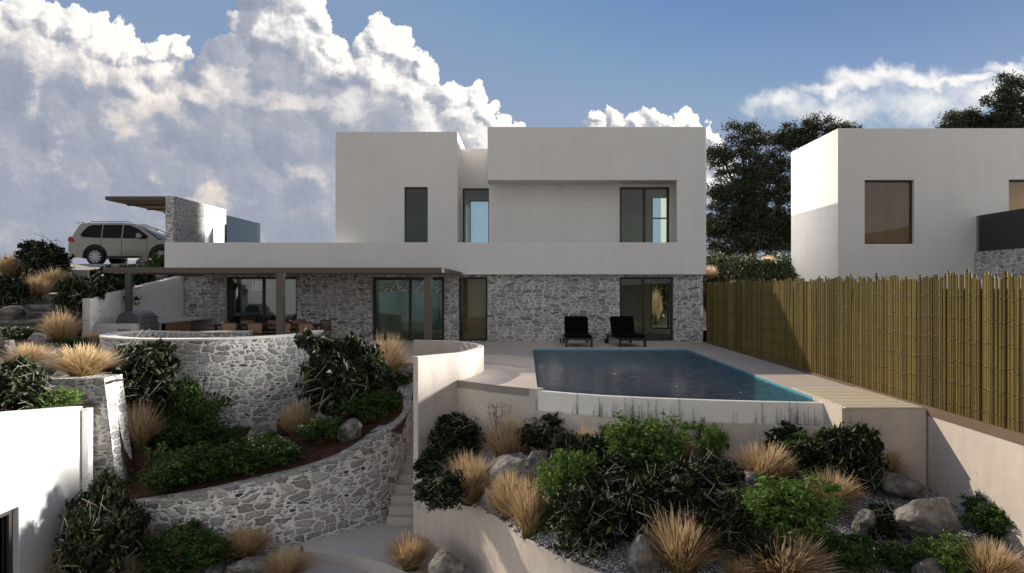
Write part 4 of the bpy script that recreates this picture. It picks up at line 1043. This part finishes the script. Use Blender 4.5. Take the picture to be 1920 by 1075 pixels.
# ------------------------------------------------------------------ planting: (kind, base px, base py, width px, height px, ground, label)
PLANTS = [
 # hillside on the left
 ('grass',8,525,60,48,'hill','straw grass on the skyline at the far left edge'),
 ('grass',55,563,58,46,'hill','dull straw grass below the big dark bush on the hill'),
 ('grass',95,548,64,44,'hill','straw grass beside the stepping stones under the driveway'),
 ('grass',103,648,78,62,'hill','brownish straw grass at the foot of the stepping stones'),
 ('grass',45,692,84,46,'hill','sunlit straw grass at the left edge above the stone wall'),
 ('grass',142,712,122,62,'hill','large sunlit golden grass leaning over the top of the battered stone wall'),
 ('grass',170,662,52,40,'hill','small golden grass against the left side of the round wall'),
 ('grass',22,520,40,30,'hill','thin straw grass left of the big dark hill bush'),
 ('dark',74,524,108,66,'hill','big rounded dark bush on the skyline left of the car'),
 ('dark',10,574,56,54,'hill','dark bush at the left edge beside the stepping stones'),
 ('dark',192,606,112,76,'hill','wide dark shrub beside the head of the white sloping wall',22.4),
 ('dark',150,640,60,84,'hill','dark shrub at the foot of the white sloping wall end',21.0),
 ('dark',255,545,60,40,'hill','dark shrub behind the white sloping wall by the pergola post',24.6),
 ('deep',244,515,34,20,'hill','low green shrub beside the car under the carport'),
 ('deep',296,512,30,34,'hill','low green shrub at the foot of the carport stone wall'),
 ('deep',8,552,40,26,'hill','low green plant on the hill at the left edge'),
 ('deep',30,636,70,22,'hill','low green plant between the stepping stones and pale boulders'),
 ('deep',120,664,70,28,'hill','low green plant in front of the brownish straw grass'),
 ('rock',290,532,60,26,'hill','grey boulder behind the sloping wall under the pergola beam'),
 ('rock',208,522,36,20,'hill','grey boulder at the edge of the driveway'),
 ('rock',270,505,30,24,'hill','blueish grey boulder beside the car'),
 ('rock',70,650,44,26,'hill','grey boulder left of the brownish straw grass'),
 ('rock',12,668,34,30,'hill','sunlit boulder at the left edge of the hill'),
 ('rock',72,704,80,24,'hill','flat grey boulder behind the top of the battered wall'),
 ('rock',95,668,30,20,'hill','small pale boulder between two golden grasses'),
 ('rock',25,600,60,26,'hill','grey boulder beside the lowest stepping stones'),
 # above the lower white house
 ('dark',24,780,92,94,'roof','dark shrub spilling over the white wall at the left edge'),
 ('green',88,775,90,42,'roof','low green shrub against the battered stone wall'),
 # in front of the round wall
 ('dark',244,768,116,112,'bank','dark shrub between the battered wall and the round stone wall'),
 # mulch bed
 ('deep',362,806,124,106,'bed','deep green shrub standing highest against the round stone wall',16.8),
 ('deep',336,858,126,66,'bed','deep green shrub in the middle of the bed beside the golden grass'),
 ('deep',312,925,118,70,'bed','deep green shrub at the low left corner of the mulch bed'),
 ('deep',398,904,104,62,'bed','deep green shrub second from the left along the curved retaining wall'),
 ('deep',486,886,124,62,'bed','wide deep green shrub in front of the two grey boulders'),
 ('deep',436,838,60,34,'bed','small deep green shrub left of the grey boulders'),
 ('deep',604,832,82,46,'bed','low deep green shrub between the boulders of the mulch bed'),
 ('deep',690,790,96,52,'bed','deep green shrub at the foot of the tall dark shrub'),
 ('deep',735,728,70,26,'bed','low green mat under the grass at the stair head'),
 ('grass',260,852,88,86,'planter','golden grass just right of the leaning bright wall end',15.25),
 ('grass',552,822,84,64,'bed','golden grass between the boulders below the round wall'),
 ('grass',722,720,90,86,'bed','tall tan grass on the bank left of the curved stair wall'),
 ('dark',642,785,136,144,'bed','tall dark shrub at the right flank of the round stone wall'),
 ('rock',496,834,74,42,'bed','larger grey boulder beside the golden grass under the round wall'),
 ('rock',466,818,56,30,'bed','brown boulder touching the base of the round wall',16.9),
 ('rock',604,800,44,26,'bed','small pale boulder behind the low green shrub in the mulch bed'),
 ('rock',656,824,54,38,'bed','pale boulder at the right end of the mulch bed row'),
 # lower left corner
 ('dark',176,1000,98,160,'low','tall dark shrub at the back of the thicket beside the lower white house',12.9),
 ('dark',186,1080,108,138,'low','dark shrub at the front of the thicket in the lower left corner',12.1),
 ('dark',238,985,56,110,'low','dark shrub at the left end of the curved retaining wall',13.1),
 ('grass',250,1052,94,82,'low','tan grass in front of the dark thicket by the curved retaining wall'),
 ('grass',124,1096,88,72,'low','tan grass at the foot of the lower white house wall'),
 ('grass',228,1102,88,50,'low','tan grass cut by the lower frame edge beside the dark thicket'),
 ('grass',454,1060,92,64,'low','tan grass at the foot of the curved retaining wall by the gravel'),
 ('grass',532,1098,96,58,'low','tan grass in front of the curb at the lower edge'),
 ('deep',336,1086,142,84,'low','broad deep green shrub at the foot of the curved retaining wall'),
 ('rock',466,1076,86,30,'low','grey boulder at the lower edge beside the tan grass'),
 ('rock',536,1056,64,36,'low','grey boulder by the left end of the path curb'),
 ('rock',400,1078,40,18,'low','low grey stone right of the broad green shrub'),
 ('grass',766,1076,98,64,'path','tan grass with a dark heart on the path in front of the bed wall'),
 ('rock',836,1088,82,52,'path','grey boulder on the path at the foot of the gravel bed wall'),
 # gravel bed in front of the pool
 ('dark',856,876,104,82,'grav','dark shrub in the corner of the tall curved wall'),
 ('dark',820,914,80,64,'grav','dark shrub leaning on the tall wall at the left end of the gravel bed'),
 ('dark',826,962,78,64,'grav','dark shrub hanging over the left end of the gravel bed wall'),
 ('grass',952,880,104,92,'grav','tan grass nearest the pool wall at the left of the gravel bed'),
 ('grass',880,950,98,90,'grav','tan grass standing at the bed wall beside the hanging dark shrub'),
 ('grass',955,978,86,86,'grav','tan grass in front of the slanting boulder in the gravel bed'),
 ('grass',994,1014,96,100,'grav','tall tan grass standing on the white gravel by the bed wall'),
 ('rock',958,910,104,54,'grav','slanting grey boulder behind the tan grasses'),
 ('rock',1012,908,58,62,'grav','upright rounded boulder with a sunlit top in the gravel bed'),
 ('rock',924,962,54,42,'grav','grey boulder between two tan grasses near the bed wall'),
 ('dark',1024,856,78,66,'grav','dark shrub under the left end of the overflow trough'),
 ('dark',1072,880,60,60,'grav','dark shrub behind the rounded green shrub and upright boulder'),
 ('grass',1102,866,58,62,'grav','tan grass between two dark shrubs below the trough'),
 ('grass',1050,836,64,40,'grav','thin tan grass against the trough wall near its left end'),
 ('grass',1208,826,104,40,'grav','thin tan grass behind the long green shrub against the trough wall'),
 ('dark',1126,886,66,66,'grav','dark shrub left of the long bright green shrub'),
 ('green',1208,892,160,96,'grav','long bright green shrub below the middle of the trough'),
 ('green',1066,966,128,108,'grav','bright green shrub next to the upright rounded boulder'),
 ('dark',1160,968,120,92,'grav','dark twiggy shrub in the middle of the gravel bed, under the green shrub'),
 ('dark',1110,1046,120,112,'grav','dark twiggy shrub on the white gravel at the bed wall'),
 ('deep',1030,1000,50,50,'grav','low dark green mound beside the tall tan grass'),
 ('dark',1235,1020,126,118,'grav','dark twiggy shrub behind the square grey boulder'),
 ('dark',1270,950,110,70,'grav','dark twiggy shrub below the right end of the long green shrub'),
 ('dark',1330,966,110,90,'grav','dark twiggy shrub left of the pale flat boulder'),
 ('dark',1345,1045,126,110,'grav','dark twiggy shrub behind the big orange grass at the front'),
 ('dark',1425,1076,110,84,'grav','dark twiggy shrub between the front grasses at the lower edge'),
 ('rock',1200,1082,80,78,'grav','square grey boulder on the gravel left of the big orange grass'),
 ('grass',1286,1090,152,118,'grav','big orange grass at the lower edge in the middle of the bed'),
 ('grass',1286,870,54,46,'grav','small tan grass right of the long green shrub under the trough'),
 ('rock',1256,930,50,46,'grav','pale pointed stone among the dark shrubs'),
 ('rock',1388,940,90,54,'grav','pale flat boulder in front of the tan grass on the right'),
 ('green',1334,864,62,62,'grav','thin grey green shrub with pale blossoms below the trough'),
 ('reed',1412,862,84,86,'grav','dark green reed tuft hanging against the trough wall',None,1),
 ('grass',1440,922,122,82,'grav','tan grass behind the pale flat boulder'),
 ('dark',1500,832,110,84,'grav','dark shrub strip just under the right end of the trough',12.0),
 ('dark',1600,846,90,112,'grav','dark shrub at the corner of the tall deck end wall',11.5),
 ('green',1534,902,172,88,'grav','wide bright green shrub under the right end of the trough'),
 ('green',1478,1040,192,122,'grav','largest bright green shrub at the front right of the bed'),
 ('grass',1566,968,116,74,'grav','tan grass between the two large bright green shrubs'),
 ('reed',1632,930,66,100,'grav','upright bright green reed by the deck end wall',None,0),
 ('grass',1672,912,80,72,'grav','tan grass against the tall deck end wall'),
 ('grass',1480,1106,178,88,'grav','wide orange grass at the lower edge on the right'),
 ('grass',1400,1110,90,60,'grav','orange grass at the lower edge between the two big front grasses'),
 ('rock',1746,1012,150,76,'grav','large pale boulder near the boundary wall'),
 ('rock',1688,932,84,42,'grav','grey boulder at the foot of the deck end wall'),
 ('rock',1618,1000,60,44,'grav','grey boulder right of the largest bright green shrub'),
 ('deep',1706,1076,110,48,'grav','low green shrub in front of the large pale boulder'),
 ('green',1810,1086,110,60,'grav','bright green shrub at the lower edge near the right corner'),
 ('rock',1746,1092,84,44,'grav','pale boulder at the lower edge on the right'),
 ('grass',1872,1104,120,74,'grav','tan grass in the lower right corner'),
 ('deep',1880,1010,110,60,'grav','deep green shrub at the foot of the sunlit boundary wall'),
 ('deep',1600,1075,110,60,'grav','low deep green shrub left of the lower right boulders'),
 ('dark',1660,1010,70,50,'grav','dark shrub between the two boulders by the deck end wall'),
]
for t_ in PLANTS: put(*t_)

# feathery grey sage by the pool wall
g = np.random.default_rng(33)
for i, (px, py, h, lb) in enumerate(((930,868,96,'feathery grey sage against the pool wall left of the trough'),(1003,852,60,'feathery grey sage under the left end of the trough'))):
    q = hit(px, py, 'grav'); q.y += .3; hh = h*q.y/F
    t = thing('grey_sage', lb, 'plant', tuple(q)); b = MB(); pts = []
    for k in range(34):
        a, r = g.uniform(0, 6.28), g.uniform(.02, .30); top = q+Vector((math.cos(a)*r, math.sin(a)*r*.6, hh*g.uniform(.6, 1.05)))
        b.tube([q, q.lerp(top, .5)+Vector((0, 0, .03)), top], .004, .002, 4)
        for m_ in range(14): pts.append(tuple(top+Vector(g.normal(size=3))*.028))
    b.build('stems', M_sage, t, merge=False)
    c = bpy.data.objects.new('flowers', leaf_cloud('flowers', np.array(pts), .030, 44+i, M_sage)); col.objects.link(c); adopt(c, t)

# flower spikes in the overflow trough
words = ['first','second','third','fourth','fifth','sixth','seventh','eighth','ninth','tenth','eleventh','twelfth','thirteenth','fourteenth','fifteenth','sixteenth']
def spike_mesh(seed):
    g = np.random.default_rng(seed); st = MB(); pts = []
    for k in range(15):
        x, y = g.uniform(-.33, .33), g.uniform(-.05, .05); h = g.uniform(.24, .44) if k > 1 else .54
        st.tube([(x, y, 0), (x+g.uniform(-.01,.01), y, h)], .0035, .002, 4)
        z = .05
        while z < h:
            for s in range(4): pts.append((x+g.normal()*.016, y+g.normal()*.014, z+g.normal()*.006))
            z += (.044 if k > 1 else .032)
    o = st.build('stem', M_spike, merge=False); sm = o.data; bpy.data.objects.remove(o)
    return leaf_cloud('flower_head', np.array(pts), .024, seed+5, M_spike, .2), sm
SP = [spike_mesh(s) for s in range(4)]
rx = [p[0] for p in RIM]; ry = [p[1] for p in RIM]
for i in range(14):
    x = .38+i*.352; y = interp(x, rx, ry)+.15
    t = thing('flower_spikes', words[i]+' cluster of dark flower spikes from the left end of the white overflow trough', 'flower', (x, y, -.52), 'flower spikes in the overflow trough')
    for me, nm in zip(SP[i % 4], ('flower_head', 'stem')):
        c = bpy.data.objects.new(nm, me); col.objects.link(c); c.parent = t
    t.scale = (.62, .8, .80+.14*((i*7) % 5)/4); t.rotation_euler.z = R(-14 if x < 2 else -5) + (math.pi if i % 2 else 0)

# stepping stones up the hillside
STEPS = [(146,534,52,'uppermost slab step of the hillside path'),(132,548,62,'second slab step from the top of the hillside path'),(116,562,86,'third slab step from the top of the hillside path'),
         (96,577,104,'fourth slab step from the top of the hillside path'),(66,591,118,'fifth slab step from the top of the hillside path'),(32,604,110,'sixth slab step from the top, at the left edge'),(6,620,90,'lowest slab step at the left edge of the hillside')]
for i, (px, py, wpx, lb) in enumerate(STEPS):
    q = hit(px, py, 'hill'); ww = wpx*q.y/F
    b = MB(); r3 = random.Random(i); m_ = 12
    o = [(ww*.5*math.cos(a)*r3.uniform(.88, 1.08), .42*math.sin(a)*r3.uniform(.85, 1.1)) for a in np.linspace(0, 2*math.pi, m_+1)[:-1]]
    b.prism(o, -.22, .0); s = b.build('stepping_stone', M_rock, bevel=.02); s.location = q+Vector((0, .25, .09)); s.rotation_euler = (R(4.5), 0, R(r3.uniform(-8, 8)))
    tag(s, lb, 'stepping stone', 'slab steps up the hillside')

# ivy and ground cover on the banks behind the villa (nobody could count it)
def bank(name, regs, H, n, size, m, seed):
    g = np.random.default_rng(seed); pts = []
    for (x0, x1, y0, y1, f, hh) in regs:
        k = int(n*f); x = g.uniform(x0, x1, k); y = g.uniform(y0, y1, k)
        for a, b_ in zip(x, y):
            hump = .5+.5*math.sin(a*2.1+1.3*math.sin(b_*1.7))*math.sin(b_*1.9+a*.6)
            pts.append((a, b_, H(a, b_)+g.uniform(0, 1)*hh*(.35+.65*hump)))
    o = bpy.data.objects.new(name, leaf_cloud(name, np.array(pts), size, seed, m)); col.objects.link(o); return tag(o, kind='stuff')
HN = lambda x, y: max(H_plat(x, y) if y > 32.2 else -9, -.25+3.1*max(0, min(1, (y-25)/4.5)) if x > 6.85 else -9)
bank('ivy_ground_cover', [(6.9,13.0,27.0,33.0,.34,.55),(6.9,14.0,33.0,39.0,.20,1.0),(-13,6.6,33.6,38.5,.46,.9)], HN, 30000, .17, M_ivy, 5)
for i, (x, y, w, h, lb) in enumerate(((7.5,28.6,.9,.8,'tan grass at the corner of the villa beside the ivy bank'),(8.2,28.0,1.0,.6,'low tan grass on the ivy bank behind the fence'),(10.8,31.5,1.1,.7,'tan grass high on the ivy bank beside the neighbouring villa'),
     (6.2,33.4,.9,1.9,'tall tan grass seen through the rear window of the villa'),(-6.6,34.5,1.2,1.2,'tan grass seen through the wide sliding door'))):
    o = bpy.data.objects.new('grass_tuft', GR[i % 4]); col.objects.link(o); o.location = (x, y, HN(x, y)); o.scale = (w, w, h); tag(o, lb, 'ornamental grass', 'straw grass tufts')
for i, (x, y, w, h, lb) in enumerate(((6.75,34.2,1.1,2.1,'dark shrub seen through the rear window of the villa'),(-5.2,34.2,3.2,2.5,'dark shrub behind the wide sliding door of the villa'))):
    t = thing('dark_shrub', lb, 'shrub', (x, y, HN(x, y)), 'dark twiggy shrubs')
    for me, pn in zip(DARKM[i], ('foliage', 'twigs')):
        c = bpy.data.objects.new(pn, me); col.objects.link(c); c.parent = t
    t.scale = (w, 1.0, h)
t = thing('rooftop_planter', 'low dark hedge at the foot of the white carport wall', 'hedge', (-13.1, 30.5, 3.2))
MB().box(-13.35, -12.5, 29.4, 31.7, 3.151, 3.45).build('trough', M_conc, t)
c = bpy.data.objects.new('foliage', leaf_cloud('foliage', np.stack([g.uniform(-13.35, -12.5, 1500), g.uniform(29.4, 31.7, 1500), g.uniform(3.42, 3.75, 1500)], 1), .09, 3, M_dleaf)); col.objects.link(c); adopt(c, t)

# ------------------------------------------------------------------ trees beyond
def tree(label, bx, d, z0, lobes, seed, n=9000):
    base = P(bx, CY, d); base.z = z0; t = thing('eucalyptus_tree', label, 'tree', tuple(base), 'dark eucalyptus trees behind the houses')
    g = np.random.default_rng(seed); L = []; tr = MB()
    cs = [(P(px, py, d), rx*d/F, rz*d/F) for px, py, rx, rz in lobes]
    top = max(c.z for c, _, _ in cs); fork = base+Vector((0, 0, (top-z0)*.32))
    tr.tube([base, base.lerp(fork, .5)+Vector((.15, 0, 0)), fork], .38, .27, 9)
    pts = []
    for c, rx, rz in cs:
        c = c+Vector((0, g.uniform(-1.2, 1.2), 0)); mid = fork.lerp(c, .5)+Vector((g.uniform(-.5, .5), g.uniform(-.5, .5), -.4))
        tr.tube([fork, mid, c+Vector((0, 0, rz*.3))], .17, .05, 6)
        nc = max(10, int(26*rx*rz/2.2))
        for k in range(nc):
            dv = g.normal(size=3); dv /= np.linalg.norm(dv); rr = g.uniform(.45, 1.0)
            cc = c+Vector((dv[0]*rx*rr, dv[1]*rx*.8*rr, dv[2]*rz*rr)); s = g.uniform(.30, .68)
            if k % 4 == 0: tr.tube([c, c.lerp(cc, .55)+Vector((0,0,-.15)), cc], .045, .012, 4)
            m_ = int(215*s/.45); q = g.normal(size=(m_, 3))*np.array([.54, .54, .36])*s+np.array(cc); pts.append(q)
    tr.build('trunk', M_bark, t, merge=False)
    c = bpy.data.objects.new('crown', leaf_cloud('crown', np.concatenate(pts), .155, seed+1, M_tleaf, -.5)); col.objects.link(c); adopt(c, t)
tree('large dark eucalyptus filling the gap between the two villas', 1405, 46, 2.8,
     [(1412,250,46,26),(1352,292,30,26),(1395,300,46,34),(1455,300,22,30),(1365,350,46,40),(1425,355,46,40),(1350,415,36,40),(1400,415,50,40),(1375,385,50,44),(1420,440,60,40),(1360,455,50,34),(1470,450,50,40),(1455,410,46,44),(1470,345,26,40),(1500,420,40,40)], 21)
tree('eucalyptus with a flat rounded crown rising behind the left corner of the neighbouring villa', 1530, 50, 2.8, [(1525,236,48,22),(1570,250,40,22),(1500,262,36,22),(1545,275,60,30),(1480,255,26,12),(1530,330,60,60)], 23)
tree('low rounded eucalyptus top above the roof of the neighbouring villa', 1820, 52, 2.8, [(1800,232,34,16),(1825,218,34,14),(1850,236,30,16),(1780,245,22,12),(1825,265,60,30),(1820,330,60,50)], 25)
tree('tall eucalyptus at the right edge above the neighbouring villa', 1905, 50, 2.8, [(1905,160,30,26),(1885,185,34,22),(1915,205,40,30),(1875,222,30,18),(1950,190,50,50),(1905,260,50,40),(1945,290,60,60)], 27)
